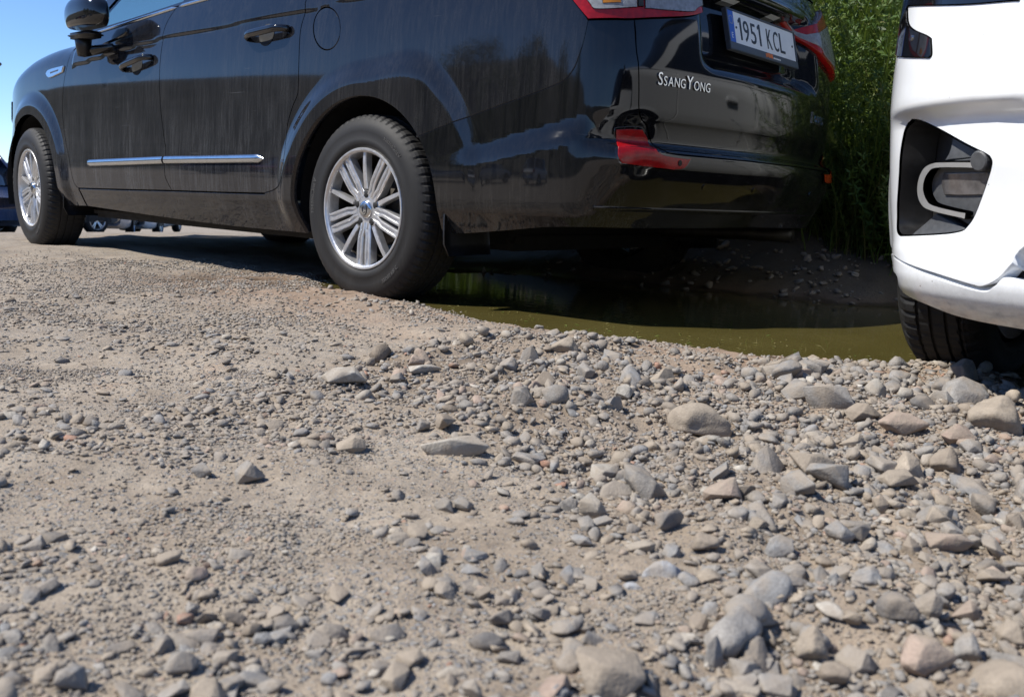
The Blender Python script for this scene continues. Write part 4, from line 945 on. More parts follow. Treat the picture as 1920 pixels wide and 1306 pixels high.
V, F = box(-1.835, -1.795, -.62, -.47, .86, .885, .008)
for k in (0, 1): mk('handle', V if k == 0 else np.stack([2*WXC-V[:, 0], V[:, 1], V[:, 2]], -1), F, M['white'], wd_[k])
ssw = np.concatenate([np.linspace(-.1, .3, 6), np.linspace(.36, WSM-.002, 16)]); hz = np.interp(ssw, [-.1, .3, .36, .7, WSM], [.972, .937, .93, .872, .875]); E_ = WHT.P(ssw, hz); rows = []; t = np.linspace(0, 1, 15)
for e in E_: rows.append(np.stack([e[0]+(2*WXC-2*e[0])*t, e[1]+0*t-.0, e[2]+.16*(abs(e[0]-WXC)/.9)*(1-(2*t-1)**2)], -1))
V, F = loft(rows); mk('bonnet', V, F, M['white'], white, True)
al = np.linspace(0, 1, 7); E_ = WHT.P(-.1-1.0*al, .975+.625*al); rows = []
for e in E_: rows.append(np.stack([e[0]+(2*WXC-2*e[0])*t, e[1]+.28*(1-(2*t-1)**2), e[2]+.05*(1-(2*t-1)**2)], -1))
V, F = loft(rows); mk('windscreen', V, F, M['glass_dark'], white, True)
rs = np.linspace(-1.1, -3.1, 8); E_ = WHT.P(rs, np.interp(rs, [-3.1, -2., -1.1], [1.60, 1.63, 1.60])); rows = []
for q, e in enumerate(E_): rows.append(np.stack([e[0]+(2*WXC-2*e[0])*t, e[1]+.28*(1-(2*t-1)**2)*(1-q/7), e[2]+.08*(1-(2*t-1)**4)], -1))
V, F = loft(rows); mk('roof', V, F, M['white'], white, True)
V, F = join([box(-3.5, -1.9, -2.68, -2.62, .35, 1.6, .02), box(-3.4, -2.0, -2.5, .75, .22, .30, .03)]); mk('body', V, F, M['shell'], white)
wsh = WL([sz((-3.15, 1.0), (-.1, .95), (.7, .84), (1.2, .84)), sz((1.2, .28), (.45, .30)), arcW(0, .31, .41, 0, 180), sz((-.42, .28), (-2.2, .28)), arcW(-2.62, .31, .41, 0, 180), sz((-3.1, .3), (-3.15, 1.0))])
panel('inner_shell', WHT, wsh, M['shell'], white, .08, off=-.085, edge=.004, mirror=wmir)
def small_wheel_meshes(R=.315, rr=.208, wdt=.205, mat_rim=None):
    ty = tyre_mesh('tyre', R, rr, wdt, M['rubber'], 56, 4, (-.06, -.095, -.135, -.17))
    parts = [lathe([(rr+.002, -.012), (rr+.003, .002), (rr-.006, .003), (rr-.014, -.01), (rr-.02, -.05), (rr-.01, -.19)], 48), lathe([(0, -.03), (.04, -.03), (.06, -.036), (.065, -.06)], 24)]
    for k in range(5):
        for d in (-.17, .17): parts.append(spoke(math.pi/2+k*2*math.pi/5+d*.8, .045, rr-.01, .012, .011, -.033, -.012, .03, .0))
    V, F = join(parts); rim = mkmesh('rim', V, F, mat_rim or M['alloy'])
    V, F = lathe([(0, -.1), (rr-.05, -.1), (rr-.05, -.12), (0, -.12)], 32); hub = mkmesh('wheel', V, F, M['steel_dark'], True)
    return hub, ty, rim
def put_wheel(parent, meshes, loc, rz):
    w = link('wheel', meshes[0], parent); w.location = loc; w.rotation_euler = (0, 0, rz); link('tyre', meshes[1], w); link('rim', meshes[2], w); return w
swm = small_wheel_meshes()
for x, y in ((-1.912, .5), (-1.85, -2.12)): put_wheel(white, swm, (x, y, .305), -math.pi/2+(math.radians(-5) if y > 0 else 0)); put_wheel(white, swm, (2*WXC-x, y, .305), math.pi/2+(math.radians(-5) if y > 0 else 0))
for x, y in ((-1.872, .5), (-1.85, -2.12)):
    V, F = lathe([(.0, -.28), (.36, -.28), (.36, -.02)], 30, .0, math.pi); V = np.stack([V[:, 1]+x-.035, V[:, 0]+y, V[:, 2]+.31], -1)
    for k in (0, 1): mk('wheel_arch_liner', V if k == 0 else np.stack([2*WXC-V[:, 0], V[:, 1], V[:, 2]], -1), F, M['shell'], white)

# ------------------------------------------------------------------ smaller parked cars down the lane and behind the photographer
car_mats = {k: dirty_paint('paint_'+k, c, (.3, .27, .23), .03, .1, .1) for k, c in dict(blue=(.012, .022, .07), silver=(.42, .43, .45), white=(.75, .76, .77), red=(.25, .02, .02), grey=(.09, .095, .10)).items()}
swm2 = small_wheel_meshes(.31, .205, .2)
def small_car(name, label, loc, rz, col, group=None):
    root = empty(name, loc, rz); setp(root, label, 'car', group)
    st = [(-2.08, .70, .34, .70), (-2.02, .80, .27, .84), (-1.85, .85, .22, .93), (-1.2, .88, .2, .94), (0, .885, .2, .93), (.8, .88, .2, .92), (1.05, .875, .2, .91), (1.5, .86, .21, .84), (1.85, .83, .22, .76), (2.0, .76, .24, .66), (2.08, .64, .30, .56)]
    rings = []
    for x, w, z0, z1 in st:
        h = [(0, z0), (w*.85, z0), (w*.97, z0+.07), (w, z0+.18), (w, (z0+z1)/2+.05), (w*.985, z1-.08), (w*.93, z1-.01), (w*.8, z1+.01), (0, z1+.03)]
        rings.append([(x, y, z) for y, z in h]+[(x, -y, z) for y, z in h[-2:0:-1]])
    V, F = loft(rings, close=True); F = [tuple(f) for f in F]; m = len(rings[0]); F += [tuple(range(m)), tuple(range((len(rings)-1)*m, len(rings)*m))[::-1]]
    body = mk('body', V, F, car_mats[col], root, True)
    gs = [(-1.95, -1.55), (-1.2, -1.1), (-.2, -.15), (.55, .35), (1.12, .45)]
    lo = [(a, y, .925) for a, y in ((-1.95, .70), (-1.4, .80), (-.2, .82), (.7, .80), (1.15, .62))]; hi = [(a, y, 1.42) for a, y in ((-1.6, .52), (-1.2, .60), (-.3, .62), (.25, .60), (.42, .50))]
    L = lo+[(x, -y, z) for x, y, z in lo[::-1]]; H = hi+[(x, -y, z+.0) for x, y, z in hi[::-1]]
    V, F = loft([L, H], close=True); mk('window_band', V, F, M['glass_dark'], root)
    rf = [[(x, y*t, z+.055*(1-t**4)+.004) for t in np.linspace(1, -1, 9)] for x, y, z in hi]; V, F = loft(rf); mk('roof', V, F, car_mats[col], root, True)
    for a, b in ((0, 0), (2, 2), (4, 4)):
        for sy in (1, -1):
            V, F = tube([np.array(lo[a])*[1, sy, 1]+[0, sy*.004, 0], np.array(hi[b])*[1, sy, 1]+[0, sy*.004, 0]], .032, 8); mk('pillar', V, F, car_mats[col], root, True)
    for sy in (1, -1):
        V, F = box(1.78, 2.03, sy*.60-.14, sy*.60+.14, .60, .72, .03); mk('headlamp', V, F, M['clear_lens'], root, True)
        V, F = box(-2.08, -1.88, sy*.70-.11, sy*.70+.11, .66, .86, .03); mk('tail_light', V, F, M['red_lens'], root, True)
        V, F = box(.55, .72, sy*.95-.08, sy*.95+.08, .95, 1.07, .03); mk('side_mirror', V, F, car_mats[col], root, True)
    V, F = box(2.02, 2.095, -.5, .5, .34, .52, .02); mk('grille', V, F, M['plastic'], root)
    V, F = box(2.09, 2.10, -.26, .26, .40, .50, .002); mk('number_plate', V, F, M['plate_white'], root)
    for x in (1.28, -1.28):
        for sy in (1, -1):
            V, F = lathe([(0, .004), (.36, .004)], 28, -.15, math.pi+.15); V = V*[1, sy, 1]+np.array([x, sy*.884, .31]); mk('wheel_arch', V, F, M['shell'], root)
            put_wheel(root, swm2, (x, sy*.885, .31), 0 if sy > 0 else math.pi)
    return root
def lane_spot(pxx, depth):
    d = ray(pxx, 430); p = CAM+d*depth/(d@FWD); return (p[0], p[1], float(ground_z(p[0], p[1]))+.0)
small_car('blue_car', 'dark blue car parked ahead of the minivan nose', lane_spot(-170, 16.), math.radians(20), 'blue')
small_car('grey_car', 'grey car whose spoked wheel shows under the minivan front', lane_spot(35, 19.5), math.radians(-75+180), 'grey')
small_car('silver_car', 'silver car seen low under the minivan sill', lane_spot(190, 24.), math.radians(150), 'silver')
small_car('white_hatchback', 'small white hatchback seen low under the minivan sill', lane_spot(262, 27.), math.radians(140), 'white')
for k, (x, y, c) in enumerate(((7.5, 9.5, 'silver'), (12.5, 11.2, 'red'), (3.0, 11.5, 'white'), (18., 12.5, 'grey'))):
    small_car('parked_car', 'parked %s car in the row across the lane from the minivan' % c, (x, y, float(ground_z(x, y))), math.radians(96+5*k), c, 'cars parked across the lane')
# street lamp whose head just enters the sky
lp = np.array(lane_spot(-70, 34.)); lr = empty('street_lamp', tuple(lp)); setp(lr, 'grey street lamp with an arched arm beyond the parked cars', 'street lamp')
hd = CAM+ray(3, 121)*34.; top = hd[2]-lp[2]
V, F = tube([(0, 0, -.3), (0, 0, top*.5), (0, 0, top-.9)], [.10, .08, .06], 12); mk('pole', V, F, M['steel_dark'], lr, True)
e = np.array([hd[0]-lp[0], hd[1]-lp[1], 0]); V, F = tube(spline_pts([(0, 0, top-.95), tuple(e*.1+[0, 0, top-.4]), tuple(e*.45+[0, 0, top-.02]), tuple(e*.8+[0, 0, top+.02])], 6), .04, 10); mk('arm', V, F, M['steel_dark'], lr, True)
V, F = tube([tuple(e*.75+[0, 0, top]), tuple(e*.85+[0, 0, top]), tuple(e*.97+[0, 0, top]), tuple(e+[0, 0, top])], [.06, .16, .15, .05], 12, (1, .45)); mk('lamp_head', V, F, M['steel_dark'], lr, True)

# ------------------------------------------------------------------ weeds on the far bank
def leaf_material(name, c0, c1, c2):
    t = NT(name); a = t.n('ShaderNodeAttribute', attribute_name='tint'); p = t.pos()
    k = t.math('ADD', a.outputs['Fac'], t.math('MULTIPLY', t.math('SUBTRACT', t.noise(p, 6., 2).outputs[0], .5), .5), clamp=True)
    c = t.ramp(k, [(0., c0), (.5, c1), (.82, c2), (1., (.26, .23, .10))])
    b = t.bsdf(c, .5, 0., .35); tr = t.n('ShaderNodeBsdfTranslucent'); t.put(tr.inputs[0], t.mix(.5, c, (.14, .20, .02, 1)))
    mx = t.n('ShaderNodeMixShader'); mx.inputs[0].default_value = .35; t.t.links.new(b.outputs[0], mx.inputs[1]); t.t.links.new(tr.outputs[0], mx.inputs[2]); return t.done(mx)
M['grass'] = leaf_material('weed_green', (.022, .042, .008), (.070, .118, .020), (.155, .205, .045))
M['leaf'] = leaf_material('weed_leaf', (.024, .050, .010), (.075, .135, .026), (.16, .225, .05))
M['bark'] = simple('bark', (.07, .055, .04), .9, var=.4, scale=20, bump=.4)
M['crown'] = leaf_material('tree_leaf', (.018, .032, .010), (.035, .058, .015), (.06, .085, .02))
def ribbons(base, heading, length, width, lean, droop, segs=5):
    """many grass blades at once; arrays of n"""
    n = len(base); t = np.linspace(0, 1, segs+1); hd = np.stack([np.cos(heading), np.sin(heading), 0*heading], -1); side = np.stack([-np.sin(heading), np.cos(heading), 0*heading], -1)
    ang = lean[:, None]+droop[:, None]*t[None]**1.5*1.0; ds = length[:, None]/segs
    hx = np.concatenate([np.zeros((n, 1)), np.cumsum(np.sin(ang[:, 1:])*ds, 1)], 1); hz = np.concatenate([np.zeros((n, 1)), np.cumsum(np.cos(ang[:, 1:])*ds, 1)], 1)
    c = base[:, None, :]+hd[:, None, :]*hx[..., None]+np.array([0, 0, 1.])*hz[..., None]
    w = width[:, None]*np.clip(1.02-t**1.7, .04, 1)[None]*(.55+.45*np.minimum(1, t*5))[None]
    L = c+side[:, None, :]*w[..., None]*.5; R = c-side[:, None, :]*w[..., None]*.5
    V = np.stack([L, R], 2).reshape(-1, 3); m = 2*(segs+1); b = (np.arange(n)*m)[:, None]; k = np.arange(segs)*2
    F = np.stack([b+k, b+k+1, b+k+3, b+k+2], -1).reshape(-1, 4); return V, F, m, c
def leaf_quads(centre, direc, normal, length, width):
    """lens-shaped leaves of four triangles: two quads folded along the midrib"""
    n = len(centre); d = direc/np.linalg.norm(direc, axis=1, keepdims=True); s = np.cross(d, normal); s /= np.linalg.norm(s, axis=1, keepdims=True)+1e-9; u = np.cross(s, d)
    l, w = length[:, None], width[:, None]
    V = np.stack([centre, centre+d*l*.45+s*w*.5+u*w*.12, centre+d*l-u*l*.08, centre+d*l*.45-s*w*.5+u*w*.12, centre+d*l*.5-u*w*.05], 1).reshape(-1, 3)
    b = (np.arange(n)*5)[:, None]; F = np.concatenate([b+np.array([[0, 1, 4, 4]])*0+np.array([0, 4, 1]) if False else b+np.array([0, 4, 1]), b+np.array([1, 4, 2]), b+np.array([2, 4, 3]), b+np.array([3, 4, 0])]); return V, F
def tinted(me, tint):
    a = me.attributes.new('tint', 'FLOAT', 'POINT'); a.data.foreach_set('value', np.asarray(tint, np.float32)); return me
def bank_pts(n, x0, x1, y0, y1):
    x = rng.uniform(x0, x1, n); y = rng.uniform(y0, y1, n); return np.stack([x, y, ground_z(x, y)-.01], -1)
VR, FR, TR, o = [], [], [], 0
def add_blades(base, hmin, hmax, wmin, wmax, tint0, tint1, lean=.22, droop=1.1):
    global o
    n = len(base); V, F, m, c = ribbons(base, rng.uniform(0, 2*np.pi, n), rng.uniform(hmin, hmax, n), rng.uniform(wmin, wmax, n), np.abs(rng.normal(0, lean, n)), np.abs(rng.normal(droop*.5, droop*.5, n)))
    VR.append(V); FR.append(F+o); TR.append(np.repeat(rng.uniform(tint0, tint1, n), m)); o += len(V)
def edge_ok(P):                                   # keep the weeds on the bank, off both cars
    x, y = P[:, 0], P[:, 1]; lim = np.where(x > -1.45, -1.22-.25*np.clip(x+.9, -1, .2)-.22*np.clip(x, 0, 9)+.12*vnoise(x*3, y*0, 77), -3.05); return (y < lim) & ((x > -1.62) | (y < -3.0))
for (n, reg, hh, ww, tt) in ((5200, (-1.55, .9, -2.9, -1.1), (.5, 1.35), (.004, .009), (0., .75)), (2600, (-1.55, .3, -2.0, -1.1), (.25, .8), (.003, .007), (.2, 1.)), (2600, (-1.5, .9, -3.1, -1.5), (1.1, 1.9), (.005, .011), (.1, .8)), (2200, (-4.5, 1.2, -4.6, -2.9), (.9, 1.8), (.008, .018), (0., .7)), (3000, (.2, 3.0, -3.2, -1.2), (.3, 1.1), (.006, .014), (0., .6)), (3000, (-1.6, 1.0, -3.2, -1.9), (1.2, 2.2), (.008, .016), (0., .5)), (1200, (-4.2, -1.4, -3.6, -3.0), (.4, 1.3), (.006, .012), (.1, .8))):
    P = bank_pts(n, *reg); P = P[edge_ok(P)]; add_blades(P, *hh, *ww, *tt)
# feathery barley heads standing among the blades
P = bank_pts(260, -1.5, .2, -2.3, -1.15); P = P[edge_ok(P)]
for p in P:
    h = rng.uniform(.55, 1.15); az = rng.uniform(0, 2*np.pi); V, F, m, c = ribbons(p[None], np.array([az]), np.array([h]), np.array([.003]), np.array([rng.uniform(.05, .3)]), np.array([rng.uniform(.6, 1.3)]))
    VR.append(V); FR.append(F+o); TR.append(np.full(len(V), .7)); o += len(V)
    tip, dr = c[0, -1], c[0, -1]-c[0, -2]; dr /= np.linalg.norm(dr); k = 30; b = tip-dr*np.linspace(0, .085, k)[:, None]; d = dr+rng.normal(0, .23, (k, 3)); d /= np.linalg.norm(d, axis=1, keepdims=True)
    L = rng.uniform(.05, .09, k)[:, None]; s = np.cross(d, rng.normal(0, 1, (k, 3))); s /= np.linalg.norm(s, axis=1, keepdims=True)
    V = np.stack([b+s*.0011, b-s*.0011, b+d*L-s*.0003, b+d*L+s*.0003], 1).reshape(-1, 3); VR.append(V); FR.append((np.arange(k)*4)[:, None]+np.arange(4)[None]+o); TR.append(np.full(len(V), .78)); o += len(V)
P = bank_pts(420, -1.5, .4, -2.3, -1.1); P = P[edge_ok(P)]; add_blades(P, .3, 1.1, .002, .005, 1.25, 1.5, .5, .6)       # dead straw
P = bank_pts(2600, .1, 3.5, -2.9, -1.3); P = P[edge_ok(P)]; add_blades(P, .5, 1.2, .008, .018, 0., .6)
me = tinted(mkmesh('tall_grass', np.vstack(VR), np.vstack(FR), M['grass']), np.concatenate(TR)); gr = link('tall_grass', me)
setp(gr, 'dense tall green grass and barley on the bank behind the minivan', 'grass', kind='stuff')
def weed_geometry(h, whorls, leaves, ll, seed):
    r = np.random.default_rng(seed); t = np.linspace(0, 1, 10); az = r.uniform(0, 6.28); k = r.uniform(.25, .85); path = np.stack([h*k*t**1.6*np.cos(az)+.012*np.sin(t*9+seed), h*k*t**1.6*np.sin(az)+.012*np.cos(t*7+seed), h*t*(1-.12*k*t)], -1)
    stem = tube(path, np.interp(t, [0, 1], [.0032, .0012]), 5, caps=False); W_ = []
    for q in range(whorls):
        u = .12+.88*(q+.5*r.random())/whorls; c = np.array([np.interp(u, t, path[:, i]) for i in range(3)]); d = np.array([np.interp(min(1, u+.05), t, path[:, i])-np.interp(u-.02, t, path[:, i]) for i in range(3)]); d /= np.linalg.norm(d)
        x = np.cross(d, [0.3, .2, .9]); x /= np.linalg.norm(x); y = np.cross(d, x); a = np.arange(leaves)/leaves*2*np.pi+r.uniform(0, 6); dirs = np.cos(a)[:, None]*x+np.sin(a)[:, None]*y+d*r.uniform(.1, .7, leaves)[:, None]+r.normal(0, .25, (leaves, 3)); c = c[None]+d*r.normal(0, .012, (leaves, 1)); sz_ = ll*(1-.5*u)*r.uniform(.75, 1.2, leaves)
        W_.append(leaf_quads(c, dirs, np.repeat(d[None], leaves, 0), sz_, sz_*.26))
    return stem, W_
# the mass of leafy stems
VR, FR, TR, o = [], [], [], 0
P = np.vstack([bank_pts(520, -1.5, .5, -2.4, -1.1), bank_pts(420, -1.45, -.4, -1.75, -1.1)]); P = P[edge_ok(P)]
kinds = [weed_geometry(h, w, l, ll, q) for q, (h, w, l, ll) in enumerate([(.9, 15, 7, .052), (1.15, 18, 7, .048), (.65, 12, 6, .06), (.75, 13, 5, .07), (1.4, 20, 7, .05), (.45, 9, 5, .062)])]
for p in P:
    st_, wh = kinds[rng.integers(len(kinds))]; a = rng.uniform(0, 6.28); ca, sa = math.cos(a), math.sin(a); k = rng.uniform(.7, 1.15); tn = rng.uniform(.25, .95)
    R = np.array([[ca, -sa, 0], [sa, ca, 0], [0, 0, 1]])*k
    for v, f in [(st_[0], np.array(st_[1]))]: VR.append(v@R.T+p); FR.append(np.concatenate([f[:, [0, 1, 2]], f[:, [0, 2, 3]]])+o); TR.append(np.full(len(v), tn)); o += len(v)
    for v, f in wh: VR.append(v@R.T+p); FR.append(f+o); TR.append(np.full(len(v), tn)); o += len(v)
for cx_, cy_, ch, cr in [(rng.uniform(-1.45, .1), rng.uniform(-1.95, -1.35), rng.uniform(.15, 1.1), rng.uniform(.10, .24)) for _ in range(46)]:      # leafy clumps
    n = 170; c_ = np.array([cx_, cy_, float(ground_z(cx_, cy_))+ch]); L = rng.uniform(.022, .055, n); q_ = c_+rng.normal(0, 1, (n, 3))*np.array([cr, cr*.7, cr])*.7; v, f = leaf_quads(q_, rng.normal(0, 1, (n, 3))+[0, .3, .5], rng.normal(0, 1, (n, 3)), L, L*.42); VR.append(v); FR.append(f+o); TR.append(np.repeat(rng.uniform(.2, .95, n), 5)); o += len(v)
n = 26000; x = rng.uniform(-1.7, 3.4, n); y = np.where(x > .3, rng.uniform(-3.2, -1.75, n), rng.uniform(-3.6, -2.15, n)); z = ground_z(x, y)+rng.random(n)**.8*(1.55+.6*vnoise(x*2, y*2, 5)); L = rng.uniform(.035, .085, n)
v, f = leaf_quads(np.stack([x, y, z], -1), rng.normal(0, 1, (n, 3)), rng.normal(0, 1, (n, 3)), L, L*.45); VR.append(v); FR.append(f+o); TR.append(np.repeat(rng.uniform(-.2, .38, n), 5)); o += len(v)  # back leaves tinted darker, the shade of the gaps put into their colour
me = tinted(mkmesh('leafy_undergrowth', np.vstack(VR), np.vstack(FR), M['leaf']), np.concatenate(TR)); ug = link('leafy_undergrowth', me)
setp(ug, 'tangle of leafy green weeds along the foot of the bank', 'weeds', kind='stuff')
# single weeds that stand out in front
meshes = []
for q in range(4):
    (sv, sf), wh = weed_geometry([.55, .75, .4, .62][q], [8, 10, 6, 9][q], 7, [.06, .052, .062, .055][q], 100+q)
    meshes.append((tinted(mkmesh('stem', sv, sf, M['leaf']), np.full(len(sv), .7)), [tinted(mkmesh('leaf_whorl', v, f, M['leaf']), np.full(len(v), .55+.35*rng.random())) for v, f in wh]))
desc = ['tall', 'slender arching', 'short', 'bushy']
spots = []
while len(spots) < 26:
    x = rng.uniform(-1.42, -.15); y = -1.18-.25*np.clip(x+.9, -1, .2)+rng.uniform(-.10, .05)
    spots.append((x, y))
for q, (x, y) in enumerate(spots):
    k = q % 4; w = empty('leafy_weed', (x, y, float(ground_z(x, y))-.01), rng.uniform(0, 6.28)); w.scale = (1, 1, 1)
    setp(w, '%s green weed with whorled leaves at the foot of the bank' % desc[k], 'weed', '%s weeds at the bank foot' % desc[k])
    link('stem', meshes[k][0], w)
    for me in meshes[k][1]: link('leaf_whorl', me, w)
# trees on the slope behind the photographer, mirrored in the paintwork
def tree_mesh(seed, h=6.5):
    r = np.random.default_rng(seed); parts = [tube([(0, 0, -.4), (.1, .05, h*.25), (.05, .1, h*.55)], [.22, .16, .07], 8)]; tips = []
    for k in range(9):
        a = r.uniform(0, 6.28); z0 = h*r.uniform(.22, .5); e = np.array([math.cos(a)*h*.24*r.uniform(.5, 1), math.sin(a)*h*.24*r.uniform(.5, 1), z0+h*r.uniform(.12, .35)]); parts.append(tube([(.07, .06, z0), tuple(e*.5+np.array([0, 0, z0*.5])), tuple(e)], [.07, .05, .02], 6)); tips.append(e)
    tv = join(parts); cs = np.array(tips+[[0, 0, h*.8], [.3, -.2, h*.68]]); n = 2600; c = cs[r.integers(len(cs), size=n)]+r.normal(0, 1, (n, 3))*np.array([.55, .55, .5])*h/6.5; d = r.normal(0, 1, (n, 3)); L = r.uniform(.12, .26, n)
    lv, lf = leaf_quads(c, d, r.normal(0, 1, (n, 3)), L, L*.5); return mkmesh('trunk', tv[0], tv[1], M['bark'], True), tinted(mkmesh('crown', lv, lf, M['crown']), np.repeat(r.uniform(0, .8, n), 5))
tm = [tree_mesh(s) for s in (5, 6, 9)]
for k, (x, y, sc) in enumerate(((17, 27, 1.), (22, 30, 1.25), (12.5, 26, 1.1), (4, 28, 1.15), (15, 36, 1.3), (-4, 30, 1.2))):
    t_ = empty('broadleaf_tree', (x, y, float(ground_z(x, y))), k*1.3); t_.scale = (sc,)*3; setp(t_, 'dark green broadleaf tree on the slope across the lane', 'tree', 'trees across the lane'); link('trunk', tm[k % 3][0], t_); link('crown', tm[k % 3][1], t_)

# ------------------------------------------------------------------ stones and gravel
def ico(sub):
    bm = bmesh.new(); bmesh.ops.create_icosphere(bm, subdivisions=sub, radius=1.); bm.verts.index_update(); V = np.array([v.co[:] for v in bm.verts]); F = np.array([[v.index for v in f.verts] for f in bm.faces]); bm.free(); return V/np.linalg.norm(V, axis=1, keepdims=True), F
ICO = {k: ico(k) for k in (1, 2, 3, 4)}
def stone_shape(seed, sub=3, planes=11, soft=40., rough=.05, round_=0.):
    """angular stone: unit sphere cut by random planes, edges a little worn"""
    r = np.random.default_rng(seed); D, F = ICO[sub]; n = r.normal(0, 1, (planes, 3)); n /= np.linalg.norm(n, axis=1, keepdims=True); h = r.uniform(.42, .92, planes)
    q = np.clip(D@n.T, 1e-3, None)/h; q = np.concatenate([q, np.full((len(D), 1), 1/1.05)], 1); R = (np.sum(q**soft, 1))**(-1/soft)
    R = R*(1-round_)+round_*.85
    for f, a in ((2.1, 1.), (4.7, .55), (9.5, .3)): 
        k = r.normal(0, f, (5, 3)); R = R*(1+rough*a*np.sum(np.sin(D@k.T+r.uniform(0, 6.28, 5)), 1)/2.2)
    V = D*R[:, None]; V = V/np.abs(V).max(0); return V*.5, F              # unit bounding box
def hull_stone(seed, npts=16, bevel=.05, jitter=.10):
    """broken rock: convex hull of scattered points, edges knocked off"""
    r = np.random.default_rng(seed); p = r.normal(0, 1, (npts, 3)); p /= np.linalg.norm(p, axis=1, keepdims=True); p *= r.uniform(1-jitter*2.2, 1., (npts, 1))
    bm = bmesh.new(); vs_ = [bm.verts.new(tuple(q)) for q in p]; res_ = bmesh.ops.convex_hull(bm, input=vs_); bmesh.ops.delete(bm, geom=list({g for g in res_['geom_interior'] if isinstance(g, bmesh.types.BMVert)}), context='VERTS')
    bmesh.ops.dissolve_limit(bm, angle_limit=math.radians(13), verts=bm.verts[:], edges=bm.edges[:])
    if bevel: bmesh.ops.bevel(bm, geom=bm.edges[:], offset=bevel, segments=2, profile=.6, affect='EDGES', clamp_overlap=True)
    bmesh.ops.triangulate(bm, faces=bm.faces[:]); bm.verts.index_update(); V = np.array([v.co[:] for v in bm.verts]); F = np.array([[v.index for v in f.verts] for f in bm.faces]); bm.free()
    if bevel:
        for f_, a_ in ((3.1, .035), (7., .02)): k = r.normal(0, f_, (4, 3)); V = V*(1+a_*np.sum(np.sin(V@k.T+r.uniform(0, 6.28, 4)), 1)/2)[:, None]
    V = V-(V.max(0)+V.min(0))/2; return V/(2*np.abs(V).max(0)), F
def stone_material(name, instanced):
    t = NT(name)
    if instanced: c0 = t.n('ShaderNodeAttribute', attribute_type='INSTANCER', attribute_name='col').outputs['Color']; rnd = t.n('ShaderNodeAttribute', attribute_type='INSTANCER', attribute_name='rnd').outputs['Fac']
    else: oi = t.n('ShaderNodeObjectInfo'); c0 = oi.outputs['Color']; rnd = oi.outputs['Random']
    p = t.pos(); n1 = t.noise(p, 60., 3, .65).outputs[0]; n2 = t.noise(p, 330., 2, .6).outputs[0]
    k = t.math('MULTIPLY', t.maprange(n1, .3, .7, .74, 1.2, False), t.maprange(n2, .25, .75, .78, 1.22, False))
    sc = t.n('ShaderNodeVectorMath', operation='SCALE'); t.put(sc.inputs[0], c0); t.put(sc.inputs[3], k)
    dustm = t.maprange(t.noise(p, 24., 3, .6).outputs[0], .34, .62, .18, .78)          # pale dirt still clinging to the stone
    col = t.mix(dustm, sc.outputs[0], (.285, .238, .186, 1))
    vein = t.maprange(t.noise(p, 18., 2, .5).outputs[0], .485, .5, 0., 1.); 
    return t.done(t.bsdf(col, .85, 0., .3, 0., t.bump(t.math('ADD', n1, t.math('MULTIPLY', n2, .4)), .55, .004)))
M['stone'] = stone_material('stone', False); M['gravel'] = stone_material('gravel', True)
COLS = dict(grey=(.225, .217, .205), bluegrey=(.200, .206, .211), dark=(.115, .115, .117), tan=(.29, .245, .192), pale=(.38, .355, .31), pink=(.315, .235, .190), red=(.30, .16, .11), brown=(.195, .160, .125), whitish=(.48, .46, .42))
names = ['grey', 'bluegrey', 'dark', 'tan', 'pale', 'pink', 'red', 'brown']; words = dict(grey='grey', bluegrey='blue grey', dark='dark slate', tan='tan', pale='pale', pink='pinkish', red='reddish', brown='brown', whitish='whitish')
prob = np.array([.36, .22, .08, .16, .07, .06, .01, .04]); prob /= prob.sum()
big_meshes = [mkmesh('stone', *(hull_stone(200+k, 9+k % 7, .07) if k % 4 else stone_shape(200+k, 3, 9, 50., .04, .1)), M['stone'], bool(k % 4 == 0)) for k in range(20)]
hero_meshes = [mkmesh('stone', *(hull_stone(300+k, 11+k % 5, .09, .13) if k % 5 else stone_shape(300+k, 4, 9, 55., .05, .05)), M['stone'], bool(k % 5 == 0)) for k in range(15)]
def ground_hit(x, y):
    d = ray(x, y); t = (.04-CAM[2])/d[2]
    for _ in range(12): p = CAM+d*t; t += (float(ground_z(p[0], p[1]))-p[2])/d[2]*.8
    return CAM+d*t, t*np.linalg.norm(d)
RGZ = math.atan2(RGT[1], RGT[0])
